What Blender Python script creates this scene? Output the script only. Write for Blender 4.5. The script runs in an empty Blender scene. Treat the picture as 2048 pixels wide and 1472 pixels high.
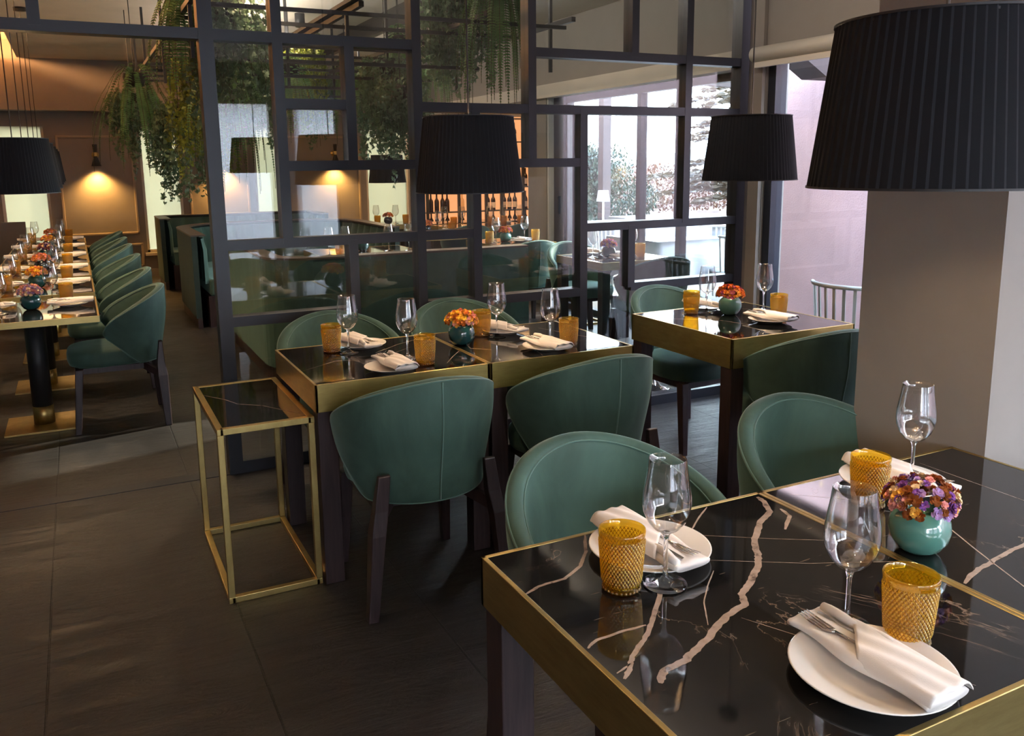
import bpy, math, random
from math import sin, cos, pi, radians as R, sqrt
from mathutils import Vector, Matrix
random.seed(7)
S = bpy.context.scene
COL = S.collection

# ------------------------------------------------------------------ camera
cam = bpy.data.cameras.new('camera')
co = bpy.data.objects.new('camera', cam); COL.objects.link(co)
YAW, PITCH, ROLL = .46, .1805, .0125
fwd = Vector((sin(YAW)*cos(PITCH), cos(YAW)*cos(PITCH), -sin(PITCH)))
right = Vector((cos(YAW), -sin(YAW), 0)); down = fwd.cross(right)
r2 = right*cos(ROLL) + down*sin(ROLL); d2 = down*cos(ROLL) - right*sin(ROLL)
m = Matrix((r2, -d2, -fwd)).transposed().to_4x4(); m.translation = (0, 0, 1.5)
co.matrix_world = m
cam.sensor_width = 36; cam.sensor_fit = 'HORIZONTAL'
cam.lens = 1706/2048*36
cam.shift_x = (1024-1008)/2048; cam.shift_y = -(736-638)/2048
cam.clip_start = .05; cam.clip_end = 300
S.camera = co

# ------------------------------------------------------------------ view, world, sun
S.view_settings.view_transform = 'Standard'; S.view_settings.look = 'None'
S.view_settings.gamma = 1; S.view_settings.use_curve_mapping = False
S.view_settings.exposure = 1.42
S.cycles.max_bounces = 10; S.cycles.diffuse_bounces = 4; S.cycles.glossy_bounces = 5
S.cycles.transmission_bounces = 8; S.cycles.transparent_max_bounces = 24
S.cycles.caustics_reflective = False; S.cycles.caustics_refractive = False
S.cycles.sample_clamp_indirect = 40; S.cycles.use_denoising = True
W = bpy.data.worlds.new('sky'); S.world = W; W.use_nodes = True
wn = W.node_tree.nodes; wl = W.node_tree.links; wn.clear()
wo = wn.new('ShaderNodeOutputWorld'); wb = wn.new('ShaderNodeBackground')
tc = wn.new('ShaderNodeTexCoord'); sx = wn.new('ShaderNodeSeparateXYZ'); cr = wn.new('ShaderNodeValToRGB')
wl.new(tc.outputs['Generated'], sx.inputs[0]); wl.new(sx.outputs['Z'], cr.inputs[0])
cr.color_ramp.elements[0].position = .45; cr.color_ramp.elements[0].color = (.80, .90, 1, 1)
cr.color_ramp.elements[1].position = .9; cr.color_ramp.elements[1].color = (.45, .65, 1, 1)
wl.new(cr.outputs[0], wb.inputs[0]); wb.inputs[1].default_value = 11.0
wl.new(wb.outputs[0], wo.inputs[0])

def light(name, typ, loc, energy, color, size=.1, rot=None, sy=None, spot=None):
    l = bpy.data.lights.new(name, typ); l.energy = energy; l.color = color
    if typ == 'AREA':
        l.size = size
        if sy: l.shape = 'RECTANGLE'; l.size_y = sy
    elif typ == 'SUN': l.angle = size
    else: l.shadow_soft_size = size
    if spot: l.spot_size = spot; l.spot_blend = .8
    o = bpy.data.objects.new(name, l); COL.objects.link(o); o.location = loc
    if rot: o.rotation_euler = rot
    return o
sd = Vector((-1, -.25, -.42)).normalized()
so = light('sun', 'SUN', (10, 6, 6), 8, (1, .86, .68), R(.8))
so.rotation_euler = sd.to_track_quat('-Z', 'Y').to_euler()
# daylight entering through the window openings (sky portals)
WARM = (1, .70, .42)

# ------------------------------------------------------------------ materials
def mat(name, col=(.5, .5, .5), rough=.5, metal=0, **k):
    m = bpy.data.materials.new(name); m.use_nodes = True
    b = m.node_tree.nodes['Principled BSDF']
    b.inputs['Base Color'].default_value = (*col, 1); b.inputs['Roughness'].default_value = rough
    b.inputs['Metallic'].default_value = metal
    for a, v in k.items():
        n = a.replace('_', ' ').title().replace('Ior', 'IOR')
        b.inputs[n].default_value = (*v, 1) if isinstance(v, tuple) else v
    return m
def nodes(m): return m.node_tree.nodes, m.node_tree.links, m.node_tree.nodes['Principled BSDF']
def noise(m, scale, detail=4, rough=.55, vec=None, dist=0):
    n, l, b = nodes(m); t = n.new('ShaderNodeTexNoise')
    t.inputs['Scale'].default_value = scale; t.inputs['Detail'].default_value = detail
    t.inputs['Roughness'].default_value = rough; t.inputs['Distortion'].default_value = dist
    if vec is not None: l.new(vec, t.inputs['Vector'])
    return t
def coord(m, scale=(1, 1, 1), rot=(0, 0, 0), kind='Object'):
    n, l, b = nodes(m); c = n.new('ShaderNodeTexCoord'); mp = n.new('ShaderNodeMapping')
    mp.inputs['Scale'].default_value = scale; mp.inputs['Rotation'].default_value = rot
    l.new(c.outputs[kind], mp.inputs[0]); return mp.outputs[0]
def ramp(m, fac, stops):
    n, l, b = nodes(m); r = n.new('ShaderNodeValToRGB'); e = r.color_ramp.elements
    while len(e) < len(stops): e.new(.5)
    for i, (p, c) in enumerate(stops): e[i].position = p; e[i].color = (*c, 1)
    l.new(fac, r.inputs[0]); return r.outputs[0]
def bump(m, h, strength=.2, dist=.01):
    n, l, b = nodes(m); u = n.new('ShaderNodeBump'); u.inputs['Strength'].default_value = strength
    u.inputs['Distance'].default_value = dist; l.new(h, u.inputs['Height']); l.new(u.outputs[0], b.inputs['Normal'])
def setcol(m, out): n, l, b = nodes(m); l.new(out, b.inputs['Base Color'])
def worldpos(m):
    n, l, b = nodes(m); g = n.new('ShaderNodeNewGeometry'); return g.outputs['Position']

def velvet(name, a, b_, sheen=.5):
    m = mat(name, a, .75, sheen_weight=sheen, sheen_roughness=.35, sheen_tint=(.50, .80, .72))
    v = coord(m, (1, 1, .6)); t = noise(m, 5, 5, .6, v, .8)
    setcol(m, ramp(m, t.outputs['Fac'], [(.35, a), (.68, b_)]))
    t2 = noise(m, 400, 2, .5, v); bump(m, t2.outputs['Fac'], .08, .002)
    return m
M = {}
M['velvet'] = velvet('green_velvet', (.034, .079, .063), (.062, .132, .106))
M['velvet_in'] = velvet('green_velvet_inside', (.042, .096, .076), (.062, .135, .109))
M['velvet_booth_shaded'] = velvet('green_velvet_shaded', (.010, .026, .022), (.017, .038, .032), .08)  # same velvet, with the shade on the rear booths put into the colour
M['piping'] = mat('velvet_piping', (.07, .17, .14), .6, sheen_weight=.4)
M['wood'] = mat('dark_wood', (.030, .016, .016), .38)
v = coord(M['wood'], (14, 14, 1)); t = noise(M['wood'], 6, 5, .6, v)
setcol(M['wood'], ramp(M['wood'], t.outputs['Fac'], [(.3, (.020, .011, .012)), (.75, (.050, .030, .030))]))
M['brass'] = mat('brushed_brass', (.50, .36, .13), .36, .95)
v = coord(M['brass'], (3, 3, 40)); t = noise(M['brass'], 5, 4, .6, v); bump(M['brass'], t.outputs['Fac'], .06, .002)
t = noise(M['brass'], 6, 5, .7); setcol(M['brass'], ramp(M['brass'], t.outputs['Fac'], [(.3, (.42, .30, .105)), (.7, (.56, .42, .16))]))
M['steel_black'] = mat('black_steel', (.012, .014, .021), .42, .0, specular_ior_level=.6)
M['rod'] = mat('black_rod', (.02, .02, .022), .5)
M['marble'] = mat('black_marble', (.012, .011, .010), .05, specular_ior_level=.75)
def marble(m):
    n, l, b = nodes(m); p = coord(m, kind='Object')
    t = noise(m, 2.2, 7, .6, p, .9)
    a = n.new('ShaderNodeMath'); a.operation = 'SUBTRACT'; a.inputs[1].default_value = .5; l.new(t.outputs['Fac'], a.inputs[0])
    c = n.new('ShaderNodeMath'); c.operation = 'ABSOLUTE'; l.new(a.outputs[0], c.inputs[0])
    f = ramp(m, c.outputs[0], [(.0, (1, 1, 1)), (.006, (0, 0, 0))])
    msk = ramp(m, noise(m, 3.1, 2, .5, p).outputs['Fac'], [(.52, (0, 0, 0)), (.66, (.55, .55, .55))])
    mu = n.new('ShaderNodeMath'); mu.operation = 'MULTIPLY'; l.new(f, mu.inputs[0]); l.new(msk, mu.inputs[1])
    base = ramp(m, noise(m, 14, 8, .75, p).outputs['Fac'], [(.40, (.005, .005, .005)), (.80, (.018, .015, .012))])
    mx = n.new('ShaderNodeMixRGB'); l.new(mu.outputs[0], mx.inputs[0]); l.new(base, mx.inputs[1]); mx.inputs[2].default_value = (.42, .30, .22, 1)
    # short hairline scratches
    p2 = coord(m, (1, 9, 1), (0, 0, .7)); v2 = noise(m, 22, 1, .4, p2, .3)
    sc = ramp(m, v2.outputs['Fac'], [(.78, (0, 0, 0)), (.80, (.35, .35, .35))])
    m2 = n.new('ShaderNodeMixRGB'); l.new(sc, m2.inputs[0]); l.new(mx.outputs[0], m2.inputs[1]); m2.inputs[2].default_value = (.25, .19, .14, 1)
    l.new(m2.outputs[0], b.inputs['Base Color'])
marble(M['marble'])
M['vein'] = mat('marble_vein', (.46, .34, .27), .06, specular_ior_level=.75)
t = noise(M['vein'], 45, 3, .6, coord(M['vein'])); setcol(M['vein'], ramp(M['vein'], t.outputs['Fac'], [(.28, (.12, .09, .075)), (.38, (.33, .25, .20)), (.7, (.46, .36, .30))]))
# plaster walls
def plaster(name, c, sc=3, var=.06, b=.05):
    m = mat(name, c, .85); t = noise(m, sc, 5, .6, worldpos(m))
    setcol(m, ramp(m, t.outputs['Fac'], [(.3, tuple(x*(1-var) for x in c)), (.7, tuple(x*(1+var) for x in c))]))
    t2 = noise(m, 90, 3, .6, worldpos(m)); bump(m, t2.outputs['Fac'], b, .004); return m
M['wall'] = plaster('taupe_wall', (.255, .228, .205))
M['wall_paler'] = plaster('taupe_wall_paler', (.27, .245, .22))  # slightly paler taupe than the main walls
M['ceiling'] = plaster('ceiling_plaster', (.58, .52, .45))
M['cream'] = plaster('cream_band', (.55, .50, .43))
M['reveal_lit'] = plaster('painted_daylit_reveal', (.62, .62, .60))  # column reveal, its daylight put into a paler colour
M['pink'] = plaster('pink_stucco', (.62, .40, .385), 1.4, .12, .6)
M['mould'] = mat('panel_moulding', (.36, .29, .22), .6)
M['slate'] = mat('slate_floor', (.05, .043, .038), .42)
def slate(m):
    n, l, b = nodes(m)
    mp = n.new('ShaderNodeMapping'); l.new(worldpos(m), mp.inputs[0])
    mp.inputs['Rotation'].default_value = (0, 0, -pi/2); mp.inputs['Location'].default_value = (-2.57+1.16*4, .376+5.8, 0)
    br = n.new('ShaderNodeTexBrick'); l.new(mp.outputs[0], br.inputs['Vector'])
    br.inputs['Color1'].default_value = (.0165, .0155, .0148, 1); br.inputs['Color2'].default_value = (.024, .022, .0205, 1)
    br.inputs['Mortar'].default_value = (.004, .004, .004, 1); br.inputs['Scale'].default_value = 1
    br.inputs['Mortar Size'].default_value = .0035; br.inputs['Mortar Smooth'].default_value = .3
    br.inputs['Brick Width'].default_value = 1.16; br.inputs['Row Height'].default_value = .58
    br.offset = .5
    t = noise(m, 2.2, 6, .65, worldpos(m), .4)
    c = ramp(m, t.outputs['Fac'], [(.3, (.70, .70, .70)), (.7, (1.2, 1.17, 1.15))])
    mx = n.new('ShaderNodeMixRGB'); mx.blend_type = 'MULTIPLY'; mx.inputs[0].default_value = 1
    l.new(br.outputs['Color'], mx.inputs[1]); l.new(c, mx.inputs[2]); l.new(mx.outputs[0], b.inputs['Base Color'])
    mp2 = n.new('ShaderNodeMapping'); l.new(worldpos(m), mp2.inputs[0]); mp2.inputs['Rotation'].default_value = (0, 0, .55); mp2.inputs['Scale'].default_value = (1.5, 9, 1)
    t2 = noise(m, 1.7, 9, .68, mp2.outputs[0], 1.8)
    ad = n.new('ShaderNodeMath'); ad.operation = 'MULTIPLY_ADD'; l.new(t2.outputs['Fac'], ad.inputs[0]); ad.inputs[1].default_value = 1
    inv = n.new('ShaderNodeMath'); inv.operation = 'MULTIPLY'; l.new(br.outputs['Fac'], inv.inputs[0]); inv.inputs[1].default_value = -.6
    l.new(inv.outputs[0], ad.inputs[2]); bump(m, ad.outputs[0], .58, .013)
    rr = ramp(m, t.outputs['Fac'], [(.3, (.34, .34, .34)), (.7, (.50, .50, .50))]); l.new(rr, b.inputs['Roughness'])
slate(M['slate'])
def fresnel(n, l, ior):
    # the same surface reflection on both faces of a thin wall
    f = n.new('ShaderNodeFresnel'); g = n.new('ShaderNodeNewGeometry'); k = n.new('ShaderNodeMath'); k.operation = 'MULTIPLY_ADD'
    k.inputs[1].default_value = 1/ior-ior; k.inputs[2].default_value = ior
    l.new(g.outputs['Backfacing'], k.inputs[0]); l.new(k.outputs[0], f.inputs[0]); return f
def thin_glass(name, tint=(1, 1, 1), refl=1.0, base=0.0):
    m = bpy.data.materials.new(name); m.use_nodes = True; n = m.node_tree.nodes; l = m.node_tree.links; n.clear()
    o = n.new('ShaderNodeOutputMaterial'); tr = n.new('ShaderNodeBsdfTransparent'); tr.inputs[0].default_value = (*tint, 1)
    g = n.new('ShaderNodeBsdfGlossy'); g.inputs['Roughness'].default_value = .0
    f = fresnel(n, l, 1.5)
    mu = n.new('ShaderNodeMath'); mu.operation = 'MULTIPLY_ADD'; mu.inputs[1].default_value = refl; mu.inputs[2].default_value = base; l.new(f.outputs[0], mu.inputs[0])
    mx = n.new('ShaderNodeMixShader'); l.new(mu.outputs[0], mx.inputs[0]); l.new(tr.outputs[0], mx.inputs[1]); l.new(g.outputs[0], mx.inputs[2])
    l.new(mx.outputs[0], o.inputs[0]); return m
M['pane'] = thin_glass('window_glass', (.93, .96, .96), 1.0)
M['pane_part'] = thin_glass('partition_glass', (.92, .94, .94), 1.25, .03)
M['crystal'] = thin_glass('clear_crystal', (.985, .985, .985), 1.9, .03)
M['crystal_solid'] = mat('crystal_stem', (1, 1, 1), .0, transmission_weight=1.0, ior=1.45)
M['bottle_clear'] = thin_glass('clear_bottle_glass', (.85, .78, .62), 1.2, .03)
def amber(name, tint, body, fac):
    m = bpy.data.materials.new(name); m.use_nodes = True; n = m.node_tree.nodes; l = m.node_tree.links; n.clear()
    o = n.new('ShaderNodeOutputMaterial'); tr = n.new('ShaderNodeBsdfTransparent'); tr.inputs[0].default_value = (*tint, 1)
    tl = n.new('ShaderNodeBsdfTranslucent'); tl.inputs[0].default_value = (*body, 1)
    df = n.new('ShaderNodeBsdfDiffuse'); df.inputs[0].default_value = (*body, 1)
    g = n.new('ShaderNodeBsdfGlossy'); g.inputs['Roughness'].default_value = .04; g.inputs[0].default_value = (1, .92, .75, 1)
    f = fresnel(n, l, 1.75)
    m0 = n.new('ShaderNodeMixShader'); m0.inputs[0].default_value = .5; l.new(tl.outputs[0], m0.inputs[1]); l.new(df.outputs[0], m0.inputs[2])
    m1 = n.new('ShaderNodeMixShader'); m1.inputs[0].default_value = fac; l.new(tr.outputs[0], m1.inputs[1]); l.new(m0.outputs[0], m1.inputs[2])
    m2 = n.new('ShaderNodeMixShader'); l.new(f.outputs[0], m2.inputs[0]); l.new(m1.outputs[0], m2.inputs[1]); l.new(g.outputs[0], m2.inputs[2])
    l.new(m2.outputs[0], o.inputs[0]); return m
M['amber'] = amber('amber_glass', (.97, .80, .18), (.88, .60, .03), .30)
M['amber_deep'] = amber('amber_glass_shade_and_foot', (.58, .33, .04), (.30, .16, .008), .42)  # darker amber paints shade into the hobnail grooves; also colours the foot
M['amber_clear'] = amber('amber_glass_rim', (.95, .76, .20), (.90, .60, .05), .15)
M['china'] = mat('white_china', (.80, .77, .72), .12, specular_ior_level=.6)
M['linen'] = mat('white_linen', (.78, .74, .70), .85, sheen_weight=.2)
t = noise(M['linen'], 500, 2, .5, coord(M['linen'])); bump(M['linen'], t.outputs['Fac'], .15, .0015)
M['cutlery'] = mat('stainless_steel', (.62, .60, .57), .16, 1)
M['chrome'] = mat('polished_chrome', (.75, .75, .77), .07, 1)
M['vase'] = mat('teal_glaze', (.012, .085, .085), .10, specular_ior_level=.8, coat_weight=.6)
M['vase_pale'] = mat('sage_glaze', (.09, .24, .19), .14, specular_ior_level=.7, coat_weight=.5)
M['vase_dark'] = mat('dark_navy_glaze', (.012, .025, .04), .10, specular_ior_level=.8, coat_weight=.6)
FL = {}
for n_, c in dict(orange=(.85, .30, .05), amber=(.80, .42, .06), pink=(.75, .33, .30), purple=(.22, .07, .32), rust=(.42, .13, .025), cream=(.80, .62, .38), magenta=(.50, .10, .20), lilac=(.42, .26, .52), yellow=(.90, .55, .04)).items():
    FL[n_] = mat('petal_'+n_, c, .8)
M['shade'] = mat('black_pleated_fabric', (.0042, .0056, .0095), .85)
M['shade_in'] = mat('shade_lining', (.75, .68, .58), .8)
def emis(name, c, s):
    m = bpy.data.materials.new(name); m.use_nodes = True; n = m.node_tree.nodes; n.clear()
    o = n.new('ShaderNodeOutputMaterial'); e = n.new('ShaderNodeEmission'); e.inputs[0].default_value = (*c, 1); e.inputs[1].default_value = s
    m.node_tree.links.new(e.outputs[0], o.inputs[0]); return m
M['bulb'] = emis('lit_bulb', (1, .66, .35), 9)
M['barlight'] = emis('bar_backlight', (1, .40, .16), .52)
M['fairy'] = emis('fairy_light', (1, .75, .4), 6)
def leafmat(name, a, b_, tr=.25):
    m = bpy.data.materials.new(name); m.use_nodes = True; n, l, b = nodes(m)
    t = noise(m, 9, 3, .6, coord(m)); setcol(m, ramp(m, t.outputs['Fac'], [(.35, a), (.68, b_)])); b.inputs['Roughness'].default_value = .55
    tl = n.new('ShaderNodeBsdfTranslucent'); tl.inputs[0].default_value = (*b_, 1)
    mx = n.new('ShaderNodeMixShader'); mx.inputs[0].default_value = tr; o = n['Material Output']
    l.new(b.outputs[0], mx.inputs[1]); l.new(tl.outputs[0], mx.inputs[2]); l.new(mx.outputs[0], o.inputs[0]); return m
M['fern'] = leafmat('fern_leaf', (.040, .115, .040), (.13, .26, .08))
M['ivy'] = leafmat('ivy_leaf', (.040, .088, .048), (.16, .24, .13))
M['ivy_yellow'] = leafmat('ivy_leaf_yellow', (.05, .09, .02), (.26, .30, .04), .35)
M['twig'] = mat('brown_stem', (.07, .05, .025), .8)
M['basket'] = mat('dark_basket', (.02, .018, .015), .8)
M['cloth'] = mat('white_tablecloth', (.28, .29, .31), .8)
M['tree'] = leafmat('bush_leaf', (.008, .020, .012), (.030, .055, .03), .1)
M['conifer'] = leafmat('conifer_leaf', (.03, .022, .014), (.08, .055, .032), .15)
M['terrace'] = plaster('terrace_tile', (.16, .145, .13), 1.2, .1)
M['earth'] = plaster('reddish_earth', (.15, .09, .07), .6, .25)
M['rock'] = plaster('pale_rock', (.13, .085, .075), 2, .35, .5)
M['hill'] = plaster('distant_hill', (.10, .12, .12), .1, .2)
M['blind'] = bpy.data.materials.new('translucent_blind'); M['blind'].use_nodes = True
n, l, b = nodes(M['blind']); b.inputs['Base Color'].default_value = (.60, .58, .50, 1); b.inputs['Roughness'].default_value = .9
tl = n.new('ShaderNodeBsdfTranslucent'); tl.inputs[0].default_value = (.46, .45, .34, 1); mx = n.new('ShaderNodeMixShader'); mx.inputs[0].default_value = .5
l.new(b.outputs[0], mx.inputs[1]); l.new(tl.outputs[0], mx.inputs[2]); l.new(mx.outputs[0], n['Material Output'].inputs[0])
M['cassette'] = mat('blind_cassette', (.66, .62, .54), .5)
M['frame_dark'] = mat('dark_window_frame', (.018, .022, .032), .4)
M['frame_brown'] = mat('door_frame', (.055, .048, .052), .45)
M['banq_wood'] = mat('brown_panel', (.085, .065, .052), .5)
M['metal_white'] = mat('white_metal', (.36, .36, .34), .5)
M['label'] = mat('paper_label', (.75, .65, .58), .7)
M['bottle_dark'] = mat('dark_bottle_glass', (.02, .008, .006), .08, specular_ior_level=.8)
M['roofbeam'] = mat('dark_timber', (.05, .035, .035), .7)
M['tile_roof'] = mat('terracotta', (.42, .20, .12), .8)
M['white_house'] = plaster('white_render', (.34, .35, .37), 1, .03)
M['lampshade_white'] = mat('white_lampshade', (.38, .36, .36), .8)

# ------------------------------------------------------------------ mesh helpers
class MB:
    def __init__(s): s.v = []; s.f = []; s.mi = []
    def add(s, vs, fs, mi=0):
        b = len(s.v); s.v += [tuple(v) for v in vs]; s.f += [tuple(i+b for i in f) for f in fs]; s.mi += [mi]*len(fs); return s
    def box(s, x0, x1, y0, y1, z0, z1, mi=0):
        vs = [(x, y, z) for z in (z0, z1) for y in (y0, y1) for x in (x0, x1)]
        return s.add(vs, [(0, 2, 3, 1), (4, 5, 7, 6), (0, 1, 5, 4), (2, 6, 7, 3), (0, 4, 6, 2), (1, 3, 7, 5)], mi)
    def bar(s, p, q, w, h, mi=0, up=(0, 0, 1)):           # rectangular bar p->q
        p = Vector(p); q = Vector(q); d = (q-p).normalized(); u = Vector(up)
        if abs(d.dot(u)) > .99: u = Vector((0, 1, 0))
        a = d.cross(u).normalized()*w/2; b = a.cross(d).normalized()*h/2
        vs = [e+sa*a+sb*b for e in (p, q) for sa, sb in ((-1, -1), (1, -1), (1, 1), (-1, 1))]
        return s.add(vs, [(0, 1, 2, 3), (7, 6, 5, 4), (0, 4, 5, 1), (1, 5, 6, 2), (2, 6, 7, 3), (3, 7, 4, 0)], mi)
    def lathe(s, prof, n=32, mi=0, c=(0, 0, 0), caps=False):
        vs = []; fs = []
        for r, z in prof:
            for i in range(n): a = 2*pi*i/n; vs.append((c[0]+r*cos(a), c[1]+r*sin(a), c[2]+z))
        for j in range(len(prof)-1):
            for i in range(n): k = (i+1) % n; fs.append((j*n+i, j*n+k, (j+1)*n+k, (j+1)*n+i))
        if caps:
            fs.append(tuple(range(n))[::-1]); o = (len(prof)-1)*n; fs.append(tuple(o+i for i in range(n)))
        return s.add(vs, fs, mi)
    def tube(s, pts, r, n=8, mi=0, closed=False, caps=True):
        pts = [Vector(p) for p in pts]; m = len(pts); rr = r if isinstance(r, (list, tuple)) else [r]*m
        vs = []; fs = []; up = Vector((0, 0, 1)); pa = None
        for i, p in enumerate(pts):
            a = pts[i-1] if (i or closed) else p; b = pts[(i+1) % m] if (i < m-1 or closed) else p
            d = (b-a).normalized()
            if pa is None:
                u = up if abs(d.dot(up)) < .95 else Vector((1, 0, 0)); x = d.cross(u).normalized()
            else:
                x = (pa-d*pa.dot(d)); x = x.normalized() if x.length > 1e-6 else d.orthogonal().normalized()
            pa = x; y = d.cross(x)
            for k in range(n): t = 2*pi*k/n; vs.append(p+(x*cos(t)+y*sin(t))*rr[i])
        for i in range(m if closed else m-1):
            j = (i+1) % m
            for k in range(n): q = (k+1) % n; fs.append((i*n+k, i*n+q, j*n+q, j*n+k))
        if caps and not closed: fs.append(tuple(range(n))[::-1]); fs.append(tuple((m-1)*n+k for k in range(n)))
        return s.add(vs, fs, mi)
    def grid(s, nu, nv, fn, mi=0, wrap=False):
        vs = [fn(i/(nu if wrap else nu-1), j/(nv-1)) for j in range(nv) for i in range(nu)]; fs = []
        for j in range(nv-1):
            for i in range(nu if wrap else nu-1): k = (i+1) % nu; fs.append((j*nu+i, j*nu+k, (j+1)*nu+k, (j+1)*nu+i))
        return s.add(vs, fs, mi)
    def mesh(s, name, mats, smooth=False, bev=0, seg=2):
        me = bpy.data.meshes.new(name); me.from_pydata(s.v, [], s.f)
        for m_ in (mats if isinstance(mats, (list, tuple)) else [mats]): me.materials.append(m_)
        me.polygons.foreach_set('material_index', s.mi)
        if smooth: me.polygons.foreach_set('use_smooth', [True]*len(s.f))
        me.update(); return me
    def obj(s, name, mats, parent=None, smooth=False, bev=0, seg=2, loc=None, rz=0):
        o = bpy.data.objects.new(name, s.mesh(name, mats, smooth)); COL.objects.link(o)
        if parent: o.parent = parent
        if loc: o.location = loc
        if rz: o.rotation_euler.z = rz
        if bev:
            b = o.modifiers.new('bevel', 'BEVEL'); b.width = bev; b.segments = seg; b.limit_method = 'ANGLE'; b.angle_limit = R(40)
            b.harden_normals = False
        if smooth == 'auto':
            pass
        return o
def thing(name, label, cat, loc=(0, 0, 0), rz=0, group=None):
    o = bpy.data.objects.new(name, None); COL.objects.link(o); o.location = loc; o.rotation_euler = (0, 0, rz)
    o['label'] = label; o['category'] = cat
    if group: o['group'] = group
    return o
def tag(o, label, cat, group=None):
    o['label'] = label; o['category'] = cat
    if group: o['group'] = group
    return o
def struct(o): o['kind'] = 'structure'; return o
def walk(o):
    return list(o.children)
def dup(root, loc, rz=0, label=None, group=None):
    def cp(o, par):
        c = o.copy(); COL.objects.link(c)
        if par is not None: c.parent = par
        for ch in KIDS.get(o.name, []): cp(ch, c)
        return c
    r = cp(root, None); r.location = loc; r.rotation_euler = (0, 0, rz)
    if label: r['label'] = label
    if group: r['group'] = group
    return r
KIDS = {}
class Kind:
    """first placement uses the prototype itself, later ones copy it with its parts"""
    def __init__(s, build): s.build = build; s.root = None
    def at(s, loc, rz, label, group=None):
        if s.root is None:
            s.root = s.build(); o = s.root
            allo = [x for x in COL.objects if x.parent is not None]
            for x in allo:
                KIDS.setdefault(x.parent.name, [])
                if x not in KIDS[x.parent.name]: KIDS[x.parent.name].append(x)
            o.location = loc; o.rotation_euler = (0, 0, rz); o['label'] = label
            if group: o['group'] = group
            return o
        return dup(s.root, loc, rz, label, group)
def ss(x, a, b):
    t = max(0, min(1, (x-a)/(b-a))); return t*t*(3-2*t)

# ------------------------------------------------------------------ setting: shell of the room
def sbox(name, m, *b): return struct(MB().box(*b).obj(name, m))
struct(MB().add([(-1.5, -4, 0), (2.7, -4, 0), (2.7, 1.5, 0), (3.93, 1.5, 0), (3.84, 4.2, 0), (4.55, 4.98, 0), (4.57, 8.2, 0), (7.3, 13.1, 0), (-1.5, 13.1, 0)], [(0, 1, 2, 3, 4, 5, 6, 7, 8)]).obj('floor', M['slate']))
# ceiling with a lit cove along the left side
struct(MB().box(-.47, 3.95, -4, 4.29, 2.88, 2.98).box(-.47, 4.7, 4.29, 13.1, 2.88, 2.98).add([(4.7, 8.0, 2.88), (7.3, 13.1, 2.88), (4.7, 13.1, 2.88), (4.7, 8.0, 2.98), (7.3, 13.1, 2.98), (4.7, 13.1, 2.98)], [(0, 2, 1), (3, 4, 5), (0, 1, 4, 3), (1, 2, 5, 4), (2, 0, 3, 5)]).box(-1.5, -.47, -4, 13.1, 3.12, 3.2).box(-.50, -.47, -4, 13.1, 2.88, 3.2).obj('ceiling', M['ceiling']))
sbox('wall_left', M['wall'], -1.5, -1.35, -4, 13.1, 0, 3.2)
# far wall with tall window openings behind blinds
wins = [(-.86, -.30), (.84, 1.36), (2.37, 2.75), (4.05, 4.75)]
mb = MB(); xs = -1.5
for a, b_ in wins:
    mb.box(xs, a, 12.9, 13.05, 0, 3.2); mb.box(a, b_, 12.9, 13.05, 0, .33); mb.box(a, b_, 12.9, 13.05, 2.05, 3.2); xs = b_
mb.box(xs, 7.2, 12.9, 13.05, 0, 3.2)
struct(mb.obj('wall_far', M['wall']))
sbox('trim_1', M['wall_paler'], -1.35, 4.4, 12.62, 12.9, 2.24, 2.88)
sbox('baseboard_far', M['wall_paler'], -1.35, 4.4, 12.87, 12.9, 0, .10)
for i, (a, b_) in enumerate(wins):
    w = struct(MB().box(a, a+.035, 12.93, 12.98, .33, 2.05).box(b_-.035, b_, 12.93, 12.98, .33, 2.05).box(a, b_, 12.93, 12.98, .33, .37).box(a-.03, b_+.03, 12.86, 12.92, .29, .33).obj('window_%d' % (i+1), M['cassette']))
    MB().box(a+.02, b_-.02, 12.985, 12.99, .36, 2.05).obj('roller_blind', M['blind'], w)
# panel mouldings
def moulding(nm, x0, x1, z0, z1, y=12.9):
    mb = MB()
    for (a, b_, c, d) in ((x0, x1, z0, z0+.03), (x0, x1, z1-.03, z1), (x0, x0+.03, z0, z1), (x1-.03, x1, z0, z1)):
        mb.box(a, b_, y-.022, y, c, d)
    struct(mb.obj(nm, M['mould'], bev=.005))
for i, (x0, x1) in enumerate(((-.17, .76), (1.45, 2.28), (2.84, 3.95))):
    moulding('trim_%d' % (i*2+2), x0, x1, .60, 1.935); moulding('trim_%d' % (i*2+3), x0, x1+.03, .14, .47)
# right side: header above windows, beyond the partition
sbox('wall_right_header', M['wall_paler'], 4.40, 4.70, 4.95, 12.9, 2.28, 2.88)
sbox('trim_8', M['cream'], 4.36, 4.72, 4.95, 12.9, 2.15, 2.28)
sbox('wall_right_column', M['wall'], 4.40, 4.66, 7.85, 8.25, 0, 2.15)
sbox('trim_9', M['reveal_lit'], 4.415, 4.655, 7.83, 7.85, 0, 2.15)  # daylit side of the column, painted paler
struct(MB().bar((3.825, 4.21, 1.44), (4.51, 4.97, 1.44), .06, 2.88).obj('wall_right_return', M['wall']))
# bar room beyond
struct(MB().bar((4.70, 8.30, 1.44), (7.25, 13.08, 1.44), .1, 2.88).obj('wall_bar_right', M['wall']))
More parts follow.
